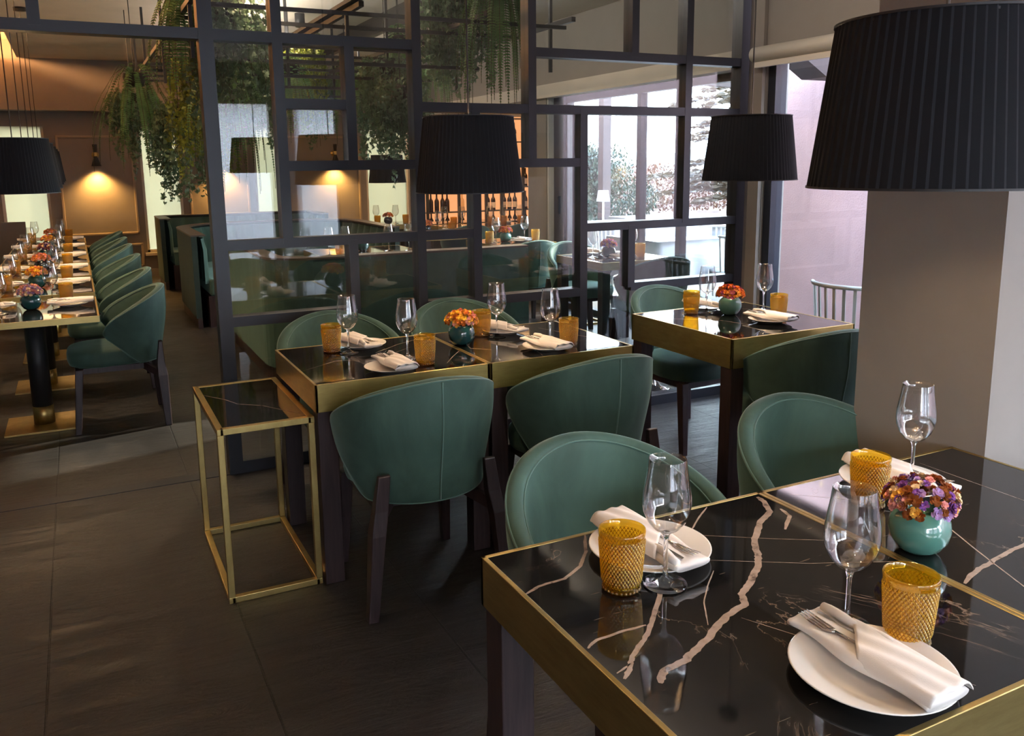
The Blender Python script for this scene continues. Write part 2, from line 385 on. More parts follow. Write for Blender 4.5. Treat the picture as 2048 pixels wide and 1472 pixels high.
# window wall on the camera side of the partition
struct(MB().box(3.77, 3.95, 1.72, 4.12, 2.14, 2.88).box(3.77, 3.95, 4.03, 4.12, 0, 2.14).obj('wall_right', M['wall_paler']))
sbox('wall_pier', M['wall'], 2.012, 3.95, 1.315, 1.728, 0, 2.88)
struct(MB().box(2.6, 2.75, -4, 1.315, 0, .5).box(2.6, 2.75, -4, 1.315, 2.3, 2.88).box(2.6, 2.75, -4, -3.2, .5, 2.3).obj('wall_right_near', M['wall']))
w = struct(MB().box(2.62, 2.68, -3.2, 1.315, .5, .56).box(2.62, 2.68, -3.2, 1.315, 2.24, 2.3).box(2.62, 2.68, -1.0, -.93, .5, 2.3).box(2.62, 2.68, 1.26, 1.314, .5, 2.3).obj('window_5', M['frame_dark']))
MB().box(2.645, 2.655, -3.2, 1.27, .56, 2.24).obj('glass', M['pane'], w)
# wall behind the photographer with two openings
mb = MB(); xs = -1.5
for a, b_ in ((-1.2, .9), (1.25, 2.5)):
    mb.box(xs, a, -4, -3.85, 0, 3.2); mb.box(a, b_, -4, -3.85, 0, .45); mb.box(a, b_, -4, -3.85, 2.35, 3.2); xs = b_
mb.box(xs, 2.75, -4, -3.85, 0, 3.2); struct(mb.obj('wall_behind', M['wall']))
# big window by the window table
def frame(nm, x, segs, z0, z1, m, d=.06, wd=.055, glass=True):
    """frame in the plane x=const, segs = mullion y positions"""
    mb = MB(); y0, y1 = segs[0], segs[-1]
    mb.box(x, x+d, y0, y1, z0, z0+wd).box(x, x+d, y0, y1, z1-wd, z1)
    for y in segs:
        a = min(max(y-wd/2, y0), y1-wd); mb.box(x, x+d, a, a+wd, z0, z1)
    w = struct(mb.obj(nm, m))
    if glass: MB().box(x+d*.45, x+d*.55, y0+.02, y1-.02, z0+wd*.5, z1-wd*.5).obj('glass', M['pane'], w)
    return w
frame('window_6', 3.79, [1.728, 4.03], 0, 2.14, M['frame_dark'], .09, .06)
dw = frame('door_1', 4.50, [4.97, 5.78, 6.36, 7.65], 0.0, 2.15, M['frame_brown'], .07, .06)
struct(MB().box(4.48, 4.60, 7.62, 7.83, 0, 2.15).obj('door_2', M['frame_brown']))
MB().bar((4.465, 7.70, .98), (4.465, 7.70, 1.16), .02, .02).bar((4.45, 7.70, 1.15), (4.50, 7.70, 1.15), .02, .02).obj('door_handle', M['steel_black'], bpy.data.objects['door_2'])
struct(MB().box(3.74, 3.765, 4.03, 4.12, 0, 2.88).obj('trim_10', M['wall']))
# roller blind cassette above the window
t = thing('roller_blind_cassette', 'cream roller blind cassette above the window with the pink wall', 'blind', (3.70, 2.9, 2.115))
MB().tube([(0, -1.15, 0), (0, 1.16, 0)], .045, 20).obj('cassette_tube', M['cassette'], t, True)
MB().box(-.012, .012, -1.15, 1.15, -.075, -.03).obj('bottom_bar', M['cassette'], t)
# outdoors
struct(MB().add([(3.9, -14, -.02), (11, -14, -.02), (11, 30, -.02), (3.9, 30, -.02)], [(0, 1, 2, 3)]).obj('ground', M['terrace']))
sbox('ground_outer', M['earth'], -60, 120, -60, 140, -.6, -.08)
sbox('wall_pink', M['pink'], 5.35, 5.65, -6, 5.95, -.02, 3.4)

# ------------------------------------------------------------------ the black steel and glass partition
PY0, PY1 = 4.20, 4.29
WB = .024
part = thing('glass_partition', 'black steel grid partition with glass panes standing between the two dining rooms', 'partition', (0, 0, 0))
def vbar(x, z0, z1, w=WB): return MB().box(x-w, x+w, PY0, PY1, z0, z1)
def hbar(x0, x1, z, w=WB): return MB().box(x0, x1, PY0+.002, PY1-.002, z-w, z+w)
TOP = 2.87
vs = [(.594, 0.0, TOP), (.912, 1.13, TOP), (1.256, 1.5, 2.093), (1.238, .0, 1.13), (1.607, 0, TOP), (1.93, 0.0, 1.79), (2.271, 1.5, TOP), (2.601, 0, 1.79),
      (2.942, 2.09, TOP), (2.935, .76, 1.13), (3.33, 1.13, TOP), (3.757, 0, TOP), (-.47, 0, TOP), (-.089, 2.093, TOP)]
for x, z0, z1 in vs: vbar(x, z0, z1, .032 if x in (.594, 3.757) else WB).obj('upright', M['steel_black'], part)
hs = [(-.47, 1.607, 2.093), (2.271, 3.757, 2.09), (1.607, 3.757, 1.79), (.912, 2.601, 1.5), (.912, 1.256, 1.793), (.594, 1.93, 1.13), (2.601, 3.757, 1.13),
      (.594, 1.238, .762), (1.607, 2.601, .757), (2.935, 3.757, .762), (.594, 3.757, .03), (-.47, 3.757, 2.845)]
for x0, x1, z in hs: hbar(x0, x1, z, .03 if z == .03 else WB).obj('crossbar', M['steel_black'], part)
panes = [(.594, .912, 1.13, 2.093), (.912, 1.256, 1.793, 2.093), (.912, 1.256, 1.5, 1.793), (1.256, 1.607, 1.5, 2.093), (.912, 1.607, 1.13, 1.5), (.594, 1.238, .762, 1.13),
         (.594, 1.238, .05, .762), (1.238, 1.607, .05, 1.13), (1.607, 2.271, 1.79, 2.845), (2.271, 3.33, 1.79, 2.09), (3.33, 3.757, 1.79, 2.09), (2.271, 2.942, 2.09, 2.845),
         (2.942, 3.33, 2.09, 2.845), (3.33, 3.757, 2.09, 2.845), (1.607, 1.93, 1.5, 1.79), (1.93, 2.271, 1.5, 1.79), (2.271, 2.601, 1.5, 1.79), (1.607, 1.93, 1.13, 1.5),
         (1.93, 2.601, .757, 1.5), (1.607, 1.93, .757, 1.13), (1.607, 1.93, .05, .757), (1.93, 2.601, .05, .757), (2.601, 3.33, 1.13, 1.79), (3.33, 3.757, 1.13, 1.79),
         (2.601, 2.935, .05, 1.13), (2.935, 3.757, .762, 1.13), (2.935, 3.757, .05, .762), (.594, .912, 2.093, 2.845), (.912, 1.607, 2.093, 2.845)]
for a, b_, c, d in panes:
    MB().box(a+.01, b_-.01, 4.232, 4.238, c+.01, d-.01).obj('glass_pane', M['pane_part'], part)
struct(MB().box(-.47, .594, 4.205, 4.285, -.002, .003).obj('trim_11', M['steel_black']))

# ------------------------------------------------------------------ dining chair
def make_chair():
    t = thing('dining_chair', 'x', 'chair')
    A = R(102)
    def zt(s): return .805-.185*abs(s)**1.8
    def zb(s): return .385+.150*ss(abs(s), .55, 1.0)
    def span(s):
        a, b_ = zb(s), zt(s); e = abs(s)
        if e > .86:
            k = sqrt(max(0, 1-((e-.86)/.14)**2)); m_ = (a*.45+b_*.55); k = .12+.88*k
            a, b_ = m_+(a-m_)*k, m_+(b_-m_)*k
        return a, b_
    def pt(s, z, off):
        k = .85+.15*ss(z, .36, .70)
        th = s*A; ax = .295*k-off; by = .30*k-off+.012*(1 if z > .7 else 0)*0
        return Vector((ax*sin(th)*(1 - .0), -by*cos(th)+.0, z))
    NU, NV = 57, 13
    mb = MB(); T = .042
    ring = []
    # closed cross section per column: outer bottom->top, round edge, inner top->bottom
    for i in range(NU):
        s = -1+2*i/(NU-1); a, b_ = span(s); col = []
        th = T*(1-.75*ss(abs(s), .9, 1.0))
        for j in range(NV): z = a+(b_-a)*j/(NV-1); col.append(pt(s, z, 0))
        for q in (1, 2, 3): g = pi*q/4; col.append(pt(s, b_+.012*sin(g), th/2*(1-cos(g))))
        for j in range(NV): z = b_-(b_-a)*j/(NV-1); bul = .014*sin(pi*j/(NV-1)); col.append(pt(s, z, th+bul))
        for q in (1, 2, 3): g = pi*q/4; col.append(pt(s, a-.010*sin(g), th/2*(1+cos(g))))
        ring.append(col)
    n = len(ring[0]); vs_ = [p for c in ring for p in c]; fs = []; mi = []
    for i in range(NU-1):
        for j in range(n):
            k = (j+1) % n; fs.append((i*n+j, (i+1)*n+j, (i+1)*n+k, i*n+k))
    fs.append(tuple(range(n))); fs.append(tuple((NU-1)*n+j for j in range(n))[::-1])
    mb.add(vs_, fs); back = mb.obj('backrest', M['velvet'], t, True)
    # piping along the outer edge and the centre seam
    pts = [pt(-1+2*i/56, span(-1+2*i/56)[1]+.003, .002) for i in range(57)]
    pts += [pt(1-2*i/56, span(1-2*i/56)[0]-.002, .002) for i in range(57)]
    MB().tube(pts, .0032, 6, closed=True).obj('piping', M['piping'], back, True)
    pts = [pt(-.985+1.97*i/48, span(-.985+1.97*i/48)[1]-.004, .044) for i in range(49)]
    MB().tube(pts, .0022, 6).obj('piping', M['piping'], back, True)
    MB().tube([pt(0, .388+.415*i/12, -.001) for i in range(13)], .0028, 6).obj('seam', M['piping'], back, True)
    # seat cushion
    mb = MB()
    def sp(th, r, z):
        c, s_ = cos(th), sin(th); n_ = 3.2
        x = .228*abs(c)**(2/n_)*(1 if c > 0 else -1); y = .235*abs(s_)**(2/n_)*(1 if s_ > 0 else -1)
        return (x*r*(1-.06*(y < 0)), y*r+.025, z)
    prof = [(.0, .375), (.88, .375), (.97, .385), (1.0, .41), (1.0, .44), (.985, .456), (.95, .466), (.85, .474), (.6, .482), (.3, .486), (.0, .487)]
    N = 48; vs_ = [sp(2*pi*i/N+1e-4, r, z) for r, z in prof for i in range(N)]; fs = []
    for j in range(len(prof)-1):
        for i in range(N): k = (i+1) % N; fs.append((j*N+i, j*N+k, (j+1)*N+k, (j+1)*N+i))
    mb.add(vs_, fs); mb.obj('seat', M['velvet_in'], t, True)
    mb = MB(); w_ = .018
    mb.box(-.19, .19, .20, .20+w_, .345, .376).box(-.19, .19, -.14, -.14+w_, .345, .376)
    mb.box(-.195, -.195+w_, -.14, .21, .345, .376).box(.195-w_, .195, -.14, .21, .345, .376)
    mb.obj('seat_frame', M['wood'], t)
    def leg(P, W_):
        mb = MB(); vs_ = []; fs = []
        for p, w in zip(P, W_):
            x, y, z = p; a, b_ = w
            vs_ += [(x-a, y-b_, z), (x+a, y-b_, z), (x+a, y+b_, z), (x-a, y+b_, z)]
        for i in range(len(P)-1):
            for k in range(4): q = (k+1) % 4; fs.append((i*4+k, i*4+q, i*4+4+q, i*4+4+k))
        fs.append((3, 2, 1, 0)); o = len(vs_)-4; fs.append((o, o+1, o+2, o+3)); mb.add(vs_, fs)
        mb.obj('leg', M['wood'], t, bev=.004)
    for s in (-1, 1):
        leg([(s*.212, .235, 0), (s*.195, .200, .376)], [(.016, .017), (.024, .022)])
        leg([(s*.250, -.245, 0), (s*.220, -.236, .30), (s*.205, -.232, .38), (s*.190, -.240, .50)], [(.018, .018), (.024, .028), (.024, .022), (.021, .010)])
        MB().bar((s*.215, -.215, .315), (s*.14, -.135, .362), .022, .04).obj('bracket', M['wood'], t)
    return t
chair = Kind(make_chair)

# ------------------------------------------------------------------ square table with brass rim and four legs
VEINS_A = [(.007, [(.6503, 1.238), (.6843, 1.2529), (.739, 1.2548), (.7914, 1.2843), (.8316, 1.3319), (.8709, 1.3983)]),
 (.009, [(.875, 1.16), (.8555, 1.1234), (.7866, 1.0547), (.7488, 1.0201), (.7035, .9905), (.6879, .9722), (.6595, .9478)]),
 (.004, [(.6903, .9757), (.658, .9645)]), (.006, [(.7766, 1.0543), (.7343, 1.0572), (.6798, 1.0537), (.6552, 1.0408)]),
 (.0135, [(1.3194, 1.385), (1.313, 1.355), (1.2856, 1.3111), (1.225, 1.272), (1.1618, 1.222), (1.1218, 1.165), (1.093, 1.135), (1.0365, 1.0907), (.9849, 1.0584), (.9657, 1.0309), (.913, 1.0169), (.8505, .9827), (.8012, .9618), (.7744, .9437), (.7457, .942), (.7228, .9353), (.6995, .9158)]),
 (.0025, [(.9996, 1.1523), (.9493, 1.1098), (.9075, 1.0678), (.866, 1.0074)]), (.004, [(1.1824, 1.392), (1.13, 1.355), (1.0749, 1.3116)]), (.009, [(1.318, 1.31), (1.3078, 1.2721), (1.248, 1.2259)]),
 (.0015, [(1.33, 1.12), (1.20, 1.20), (1.07, 1.29), (.93, 1.36)]), (.0015, [(1.33, 1.02), (1.18, 1.09), (1.02, 1.19)]), (.0015, [(1.10, .70), (.98, .90), (.93, 1.0)])]
VEINS_B = [(.010, [(1.362, .905), (1.4383, .93), (1.4832, .9372), (1.5519, .9494), (1.6073, .9537), (1.75, .975), (1.99, .99)]), (.003, [(1.62, 1.16), (1.5496, 1.0746), (1.4832, .9372), (1.44, .84), (1.41, .69)]),
 (.0025, [(1.8295, 1.3606), (1.8228, 1.0916), (1.80, .8)]), (.0015, [(1.40, 1.36), (1.55, 1.22), (1.7, 1.15)])]
VEINS_M = [(.004, [(1.034, 3.268), (1.09, 3.31), (1.168, 3.376), (1.28, 3.438)]), (.003, [(1.217, 2.953), (1.283, 3.049), (1.345, 3.13)]), (.002, [(.70, 3.1), (.85, 3.2), (1.0, 3.15), (1.2, 3.3)])]
VEINS_M2 = [(.005, [(1.385, 3.33), (1.42, 3.22), (1.405, 3.15), (1.47, 3.08)]), (.003, [(1.60, 2.89), (1.62, 2.97), (1.66, 3.04)]), (.003, [(1.86, 3.40), (1.92, 3.2), (1.98, 3.0)])]
VEINS_T = [(.003, [(2.5, 3.3), (2.7, 3.15), (2.75, 2.95)]), (.003, [(2.9, 3.40), (3.05, 3.3), (3.14, 3.33)])]
def vein_strip(mb, w, pts, z, mi=1, sub=7):
    P = [Vector((a, b_)) for a, b_ in pts]; out = []
    for i in range(len(P)-1):
        for k in range(sub):
            t = k/sub; p = P[i].lerp(P[i+1], t); out.append(p)
    out.append(P[-1]); n = len(out); vs_ = []
    rr = random.Random(int(pts[0][0]*1e4)+len(pts)); jit = 0
    for i, p in enumerate(out):
        a = out[max(0, i-1)]; b_ = out[min(n-1, i+1)]; d = (b_-a).normalized(); nn = Vector((-d.y, d.x))
        jit = jit*.75+rr.uniform(-.10, .10); q = p + nn*jit*w; e = .5+.5*min(1, i/3, (n-1-i)/3)
        for s_ in (-1, 1): c = q+nn*s_*w/2*e*rr.uniform(.82, 1.12); vs_.append((c.x, c.y, z))
    mb.add(vs_, [(2*i+1, 2*i, 2*i+2, 2*i+3) for i in range(n-1)], mi)
def make_table(x0, x1, y0, y1, veins, label, group=None, H=.75, rim=.10, leg=.07, rw=.010, inset=.004):
    cx, cy = (x0+x1)/2, (y0+y1)/2
    t = thing('dining_table', label, 'table', (cx, cy, 0), 0, group)
    a, b_ = (x1-x0)/2, (y1-y0)/2
    mb = MB(); mb.box(-a+rw, a-rw, -b_+rw, b_-rw, H-.02, H-.0005)
    for w, pts in veins: vein_strip(mb, w, [(p[0]-cx, p[1]-cy) for p in pts], H-.0002)
    mb.obj('tabletop', [M['marble'], M['vein']], t)
    mb = MB(); mb.box(-a, a, -b_, -b_+rw, H-rim, H+.0005).box(-a, a, b_-rw, b_, H-rim, H+.0005).box(-a, -a+rw, -b_, b_, H-rim, H+.0005).box(a-rw, a, -b_, b_, H-rim, H+.0005)
    mb.obj('rim', M['brass'], t, bev=.0012)
    for sx_ in (-1, 1):
        for sy_ in (-1, 1):
            X = sx_*(a-inset-rw*0-leg/2-.002); Y = sy_*(b_-inset-leg/2-.002)
            MB().box(X-leg/2, X+leg/2, Y-leg/2, Y+leg/2, 0, H-rim+.002 if abs(0) else H-.021).obj('leg', M['wood'], t, bev=.003)
    return t
make_table(.64, 1.345, .668, 1.407, VEINS_A, 'black marble table with brass rim and forked white vein, nearest the camera', 'front pair of tables')
make_table(1.346, 2.011, .668, 1.407, VEINS_B, 'black marble table with brass rim against the pier, right half of the nearest pair', 'front pair of tables')
make_table(.683, 1.356, 2.864, 3.525, VEINS_M, 'brass-rimmed marble table beside the low gold side table, left half of the middle pair', 'middle pair of tables')
make_table(1.357, 2.018, 2.862, 3.522, VEINS_M2, 'brass-rimmed marble table, right half of the middle pair', 'middle pair of tables')
make_table(2.445, 3.172, 2.75, 3.49, VEINS_T, 'single square brass-rimmed marble table by the window with the pink wall', rim=.13)
make_table(3.51, 4.20, 5.40, 6.10, [], 'brass-rimmed marble table behind the glass partition near the terrace doors', rim=.06)
make_table(3.45, 4.12, 7.15, 7.8, [], 'brass-rimmed table behind the booths with a round pot, in front of the column', rim=.06)
make_table(3.30, 3.98, 8.55, 9.2, [], 'brass-rimmed table behind the partition left of the bar view', rim=.06)
make_table(4.40, 5.05, 9.3, 9.95, [], 'brass-rimmed table in the bar room next to the column', rim=.06, group='bar room tables')
make_table(3.95, 4.38, 9.35, 10.0, [], 'brass-rimmed table in the bar room in front of the bottle shelves', rim=.06, group='bar room tables')
make_table(3.25, 3.95, 10.35, 11.0, [], 'small brass-rimmed table under the far hanging shade beside the last blind', rim=.06)
make_table(1.80, 2.70, 7.0, 7.7, [], 'brass-rimmed table inside the curved green booth', rim=.05)

# gold framed side table
t = thing('side_table', 'low gold-framed open side table with black marble top at the aisle', 'side table', (.517, 3.215, 0))
a, b_, H, w = .165, .325, .632, .022
mb = MB()
for z in (w/2, H-w/2):
    for s in (-1, 1):
        mb.bar((-a+w/2, s*(b_-w/2), z), (a-w/2, s*(b_-w/2), z), w, w); mb.bar((s*(a-w/2), -b_, z), (s*(a-w/2), b_, z), w, w)
for sx_ in (-1, 1):
    for sy_ in (-1, 1): mb.bar((sx_*(a-w/2), sy_*(b_-w/2), w), (sx_*(a-w/2), sy_*(b_-w/2), H-w), w, w, up=(0, 1, 0))
mb.obj('frame', M['brass'], t, bev=.0015)
mb = MB(); mb.box(-a+w, a-w, -b_+w, b_-w, H-.014, H-.002)
vein_strip(mb, .004, [(p[0]-.517, p[1]-3.215) for p in [(.3756, 3.3831), (.4368, 3.2831), (.4716, 3.1938), (.5467, 3.1296), (.5949, 3.0474), (.65, 2.9626)]], H-.0015)
mb.obj('tabletop', [M['marble'], M['vein']], t)

# ------------------------------------------------------------------ tableware
def make_wineglass():
    t = thing('wine_glass', 'x', 'wine glass')
    bowl = [(.004, .098), (.012, .100), (.024, .108), (.034, .121), (.0415, .139), (.0435, .155), (.0425, .172), (.039, .195), (.0355, .217), (.0335, .236)]
    inner = [(r-.0012, z+.0008) for r, z in bowl[::-1]]; inner[-1] = (.0005, .1015)
    MB().lathe([(.0005, .0975)]+bowl+[(.0333, .2368), (.0325, .2368)]+inner, 40).obj('bowl', M['crystal'], t, True)
    MB().lathe([(.0005, .0), (.0385, .0), (.0395, .0012), (.039, .0022), (.022, .0045), (.010, .009), (.0055, .016), (.0040, .03), (.0036, .06), (.0040, .085), (.0062, .0945), (.009, .0985), (.0005, .0995)], 40).obj('stem', M['crystal_solid'], t, True)
    return t
wineglass = Kind(make_wineglass)
def make_tumbler():
    t = thing('amber_tumbler', 'x', 'tumbler')
    H = .114; mb = MB(); NU, NV = 216, 72
    def fo(u, v):
        z = .012+(H-.026)*v; r = .0325+(.0410-.0325)*(z/H)
        a = u*36*pi*2; b_ = v*13*pi*1.35   # diamond hobnails
        d = max(0, abs(cos((a+b_)/1.0*.5))*abs(cos((a-b_)/1.0*.5)))
        r += .0030*d*min(1, v*12, (1-v)*12)
        th = u*2*pi; return (r*cos(th), r*sin(th), z)
    mb.grid(NU, NV, fo, wrap=True)
    for q, fc in enumerate(mb.f):
        i, j = q % NU, q // NU; u = (i+.5)/NU; v = (j+.5)/(NV-1)
        a = u*36*pi*2; b_ = v*13*pi*1.35
        mb.mi[q] = 0 if abs(cos((a+b_)*.5))*abs(cos((a-b_)*.5)) > .30 else 1  # grooves between hobnails get the darker amber as painted shading
    ro = .0325+(.0085)*((H-.014)/H)
    mb.lathe([(.0005, .0), (.030, .0), (.0325, .002), (.0335, .006), (.0328, .012)], 56, 1)
    mb.lathe([(ro, H-.014), (ro+.0012, H-.013), (.0418, H-.003), (.0414, H-.0005), (.0402, H), (.0392, H-.001), (.0385, H-.012), (.0315, .014), (.029, .009), (.0005, .008)], 56, 2)
    mb.obj('glass_body', [M['amber'], M['amber_deep'], M['amber_clear']], t, True)
    # small beads around the foot
    mb = MB()
    for i in range(26):
        a = 2*pi*i/26; mb.lathe([(.0004, -.0034), (.0026, -.0022), (.0035, 0), (.0026, .0022), (.0004, .0034)], 6, c=(.0325*cos(a), .0325*sin(a), .0040))
    mb.obj('foot_beads', M['amber_deep'], t, True)
    return t
tumbler = Kind(make_tumbler)
def make_plate(r):
    def f():
        t = thing('plate', 'x', 'plate')
        k = r/.115
        MB().lathe([(.0005, .003), (.055*k, .003), (.060*k, .0), (.064*k, .0), (.068*k, .004), (.09*k, .0095), (.112*k, .0155), (.115*k, .0170), (.1145*k, .0185), (.112*k, .0182), (.09*k, .0128), (.07*k, .0072), (.064*k, .0060), (.0005, .0055)], 56).obj('dish', M['china'], t, True)
        return t
    return f
plate = Kind(make_plate(.118)); plate_s = Kind(make_plate(.10))
def make_napkin():
    t = thing('napkin', 'x', 'napkin')
    L, Wd = .25, .082
    def slab(u, v, top):  # u around cross-section, v along length
        y = -L/2+L*v; a = 2*pi*u
        w = Wd/2*(1+.05*sin(5*v+1)+.06*(1-v)**2); h = .0085*(1+.25*sin(3.5*v))
        c, s_ = cos(a), sin(a); x = w*abs(c)**.55*(1 if c > 0 else -1); z = .0095+h*abs(s_)**.8*(1 if s_ > 0 else -1)
        z += .0018*sin(x*150+y*18)*(1 if s_ > 0 else 0)
        return (x+.006*sin(9*v), y, z)
    mb = MB(); mb.grid(40, 34, lambda u, v: slab(u, v, 0), wrap=True); n = 40
    mb.f.append(tuple(range(n))[::-1]); mb.mi.append(0); o = 33*n; mb.f.append(tuple(o+i for i in range(n))); mb.mi.append(0)
    mb.obj('folded_cloth', M['linen'], t, True)
    # pocket flap: covers the near half, cut on the diagonal
    mb = MB()
    def flap(u, v):
        x = -Wd/2*1.06+Wd*1.12*u; ymax = -.012+.085*(u)
        y = -L/2-.004+(ymax+L/2+.004)*v; bump_ = .0045*sin(pi*v)*sin(pi*u)+.0016*sin(x*190+y*30)
        edge = .0125*(1-min(1, min(u, 1-u)*7))**2
        return (x, y, .0268+bump_-edge)
    mb.grid(28, 26, flap)
    mb.grid(28, 26, lambda u, v: tuple(Vector(flap(u, v))-Vector((0, 0, .0028))))
    k = 28*26
    for j in range(25): mb.f += [(j*28, (j+1)*28, k+(j+1)*28, k+j*28), (j*28+27, k+j*28+27, k+(j+1)*28+27, (j+1)*28+27)]; mb.mi += [0, 0]
    for i in range(27): mb.f += [(i, k+i, k+i+1, i+1), (25*28+i, 25*28+i+1, k+25*28+i+1, k+25*28+i)]; mb.mi += [0, 0]
    mb.obj('pocket_flap', M['linen'], t, True)
    # rolled side fold running along the top edge
    MB().tube([(Wd/2*.78+.004*sin(i*.9), -.02+i*.0155, .021+.002*sin(i*1.3)) for i in range(10)], [.006, .0075, .008, .0085, .0082, .0085, .009, .0088, .009, .007], 10).obj('side_fold', M['linen'], t, True)
    return t
napkin = Kind(make_napkin)
def make_fork():
    t = thing('fork', 'x', 'fork')
    mb = MB(); z = .0
    mb.tube([(0, -.10, z), (0, -.06, z+.001), (0, 0, z+.0015), (0, .03, z+.001)], [.0040, .0034, .0022, .0024], 8)
    mb.obj('handle', M['cutlery'], t, True)
    mb = MB()
    for k in range(4):
        x = (k-1.5)*.0062; mb.tube([(0, .028, .001), (x*.6, .036, .0), (x, .046, -.001), (x, .07, .001), (x*1.02, .092, .005)], [.0022, .002, .0016, .0014, .0007], 6)
    mb.obj('tines', M['cutlery'], t, True); return t
fork = Kind(make_fork)
def make_knife():
    t = thing('knife', 'x', 'knife')
    MB().tube([(0, -.11, 0), (0, -.06, .0005), (0, 0, .0005)], [.0045, .0042, .003], 8).obj('handle', M['cutlery'], t, True)
    MB().add([(-.004, 0, 0), (.006, 0, 0), (.008, .03, 0), (.008, .07, 0), (.002, .10, 0), (-.004, .098, 0), (-.004, 0, .0014), (.006, 0, .0014), (.008, .03, .001), (.008, .07, .001), (.002, .10, .001), (-.004, .098, .0014)],
             [(5, 4, 3, 2, 1, 0), (6, 7, 8, 9, 10, 11), (0, 1, 7, 6), (1, 2, 8, 7), (2, 3, 9, 8), (3, 4, 10, 9), (4, 5, 11, 10), (5, 0, 6, 11)]).obj('blade', M['cutlery'], t); return t
knife = Kind(make_knife)
def make_pot(vm, cols, seed):
    def f():
        t = thing('flower_pot', 'x', 'flower pot'); rr = random.Random(seed)
        MB().lathe([(.0005, .0), (.028, .0), (.040, .008), (.052, .026), (.0565, .045), (.054, .064), (.046, .079), (.038, .085), (.036, .086), (.034, .084), (.040, .07), (.0005, .06)], 40).obj('pot', vm, t, True)
        heads = []
        mbs = {c: MB() for c in cols}
        for i in range(150):
            # spread over a dome
            ph = rr.uniform(0, 2*pi); u = sqrt(rr.random()); el = u*R(98)
            p = Vector((sin(el)*cos(ph)*.062, sin(el)*sin(ph)*.062, .100+cos(el)*.042+rr.uniform(-.004, .004)))
            r = rr.uniform(.0065, .0105); c = rr.choice(cols); mb = mbs[c]
            nrm = Vector((p.x, p.y, max(.02, p.z-.085))).normalized(); q = nrm.to_track_quat('Z', 'Y')
            for ring_, (cnt, rad, lift) in enumerate(((8, 1.0, .0), (6, .68, .35), (4, .34, .6))):
                for k in range(cnt):
                    a = 2*pi*k/cnt+rr.random(); d = Vector((cos(a), sin(a), 0)); e = Vector((-sin(a), cos(a), 0))
                    b0 = d*rad*r*.35+Vector((0, 0, lift*r)); b1 = d*rad*r+Vector((0, 0, (lift+.35)*r)); wd = r*.42
                    vs_ = [b0-e*wd*.4, b0+e*wd*.4, b1+e*wd, b1+d*r*.2+Vector((0, 0, r*.12)), b1-e*wd]
                    mb.add([p+q@v_ for v_ in vs_], [(0, 1, 2, 3, 4)])
            for _ in range(1):
                vs_ = [p+q@Vector((r*.75*sin(a1)*cos(a2), r*.75*sin(a1)*sin(a2), r*.45*cos(a1))) for a1 in (.3, 1.0, 1.6) for a2 in [k*pi/3 for k in range(6)]]
                mb.add(vs_, [(j*6+k, j*6+(k+1) % 6, (j+1)*6+(k+1) % 6, (j+1)*6+k) for j in range(2) for k in range(6)]+[tuple(range(6))[::-1]])
        tot = MB(); ml = []
        for i, c in enumerate(cols):
            m_ = mbs[c]; tot.add(m_.v, m_.f, i); ml.append(FL[c])
        tot.obj('blooms', ml, t); return t
    return f
pot_front = Kind(make_pot(M['vase_pale'], ['pink', 'purple', 'rust', 'cream', 'amber', 'lilac', 'rust'], 3))
pot_orange = Kind(make_pot(M['vase'], ['amber', 'orange', 'yellow', 'pink', 'orange'], 5))
pot_red = Kind(make_pot(M['vase_pale'], ['orange', 'magenta', 'rust', 'amber', 'orange'], 8))
pot_pinkp = Kind(make_pot(M['vase'], ['pink', 'lilac', 'cream', 'pink', 'lilac'], 9))
pot_dark = Kind(make_pot(M['vase_dark'], ['orange', 'pink', 'rust'], 11))

def cover(nap_c, rz, desc, cup, gl, z=.751, pk=None, pc=None, pdesc=None, scale=1):
    """plate + napkin + fork + knife + tumbler + wine glass; rz: 0 = diner on the near (-y) side"""
    pk = pk or plate; px_, py_ = pc or nap_c
    g = 'place settings'
    pk.at((px_, py_, z), rz, 'white plate, '+desc, 'white plates')
    nx, ny = nap_c
    n_ = napkin.at((nx, ny, z+.0175), rz, 'folded white napkin, '+desc, 'folded napkins')
    M_ = Matrix.Rotation(rz, 3, 'Z')
    for K, off, a, lb, gg in ((fork, (-.010, .026, .0200), .02, 'steel fork, ', 'forks'), (knife, (.014, .012, .0190), -.02, 'steel knife, ', 'knives')):
        v_ = M_ @ Vector(off); K.at((nx+v_.x, ny+v_.y, z+.0175+off[2]), rz+a, lb+desc, gg)
    if cup: tumbler.at((cup[0], cup[1], z), 0, 'amber tumbler, '+desc, 'amber tumblers')
    if gl: wineglass.at((gl[0], gl[1], z), 0, 'wine glass, '+desc, 'wine glasses')

cover((.992, .795), R(2), 'near side of the front table by the bottom edge', (1.112, .826), (1.062, .900), pc=(.985, .785))
cover((.938, 1.268), R(184), 'far side of the front table left of the big vein', (.810, 1.176), (.888, 1.152), pc=(.938, 1.268))
cover((1.665, 1.285), R(182), 'far side of the front pair near the pier', (1.500, 1.235), (1.702, 1.285), pc=(1.645, 1.290))
pot_front.at((1.405, 1.035, .751), 0, 'sage green round pot of pink, purple and rust dried flowers on the front tables', 'flower pots')
cover((1.005, 2.965), R(4), 'near left seat of the middle tables', (1.137, 2.975), (1.112, 3.10), pc=(.992, 2.95), pk=plate_s)
cover((1.010, 3.395), R(190), 'far left seat of the middle tables', (.883, 3.371), (.936, 3.309), pc=(1.02, 3.40), pk=plate_s)
cover((1.665, 2.985), R(8), 'near right seat of the middle tables', (1.786, 3.000), (1.721, 3.040), pc=(1.672, 2.985), pk=plate_s)
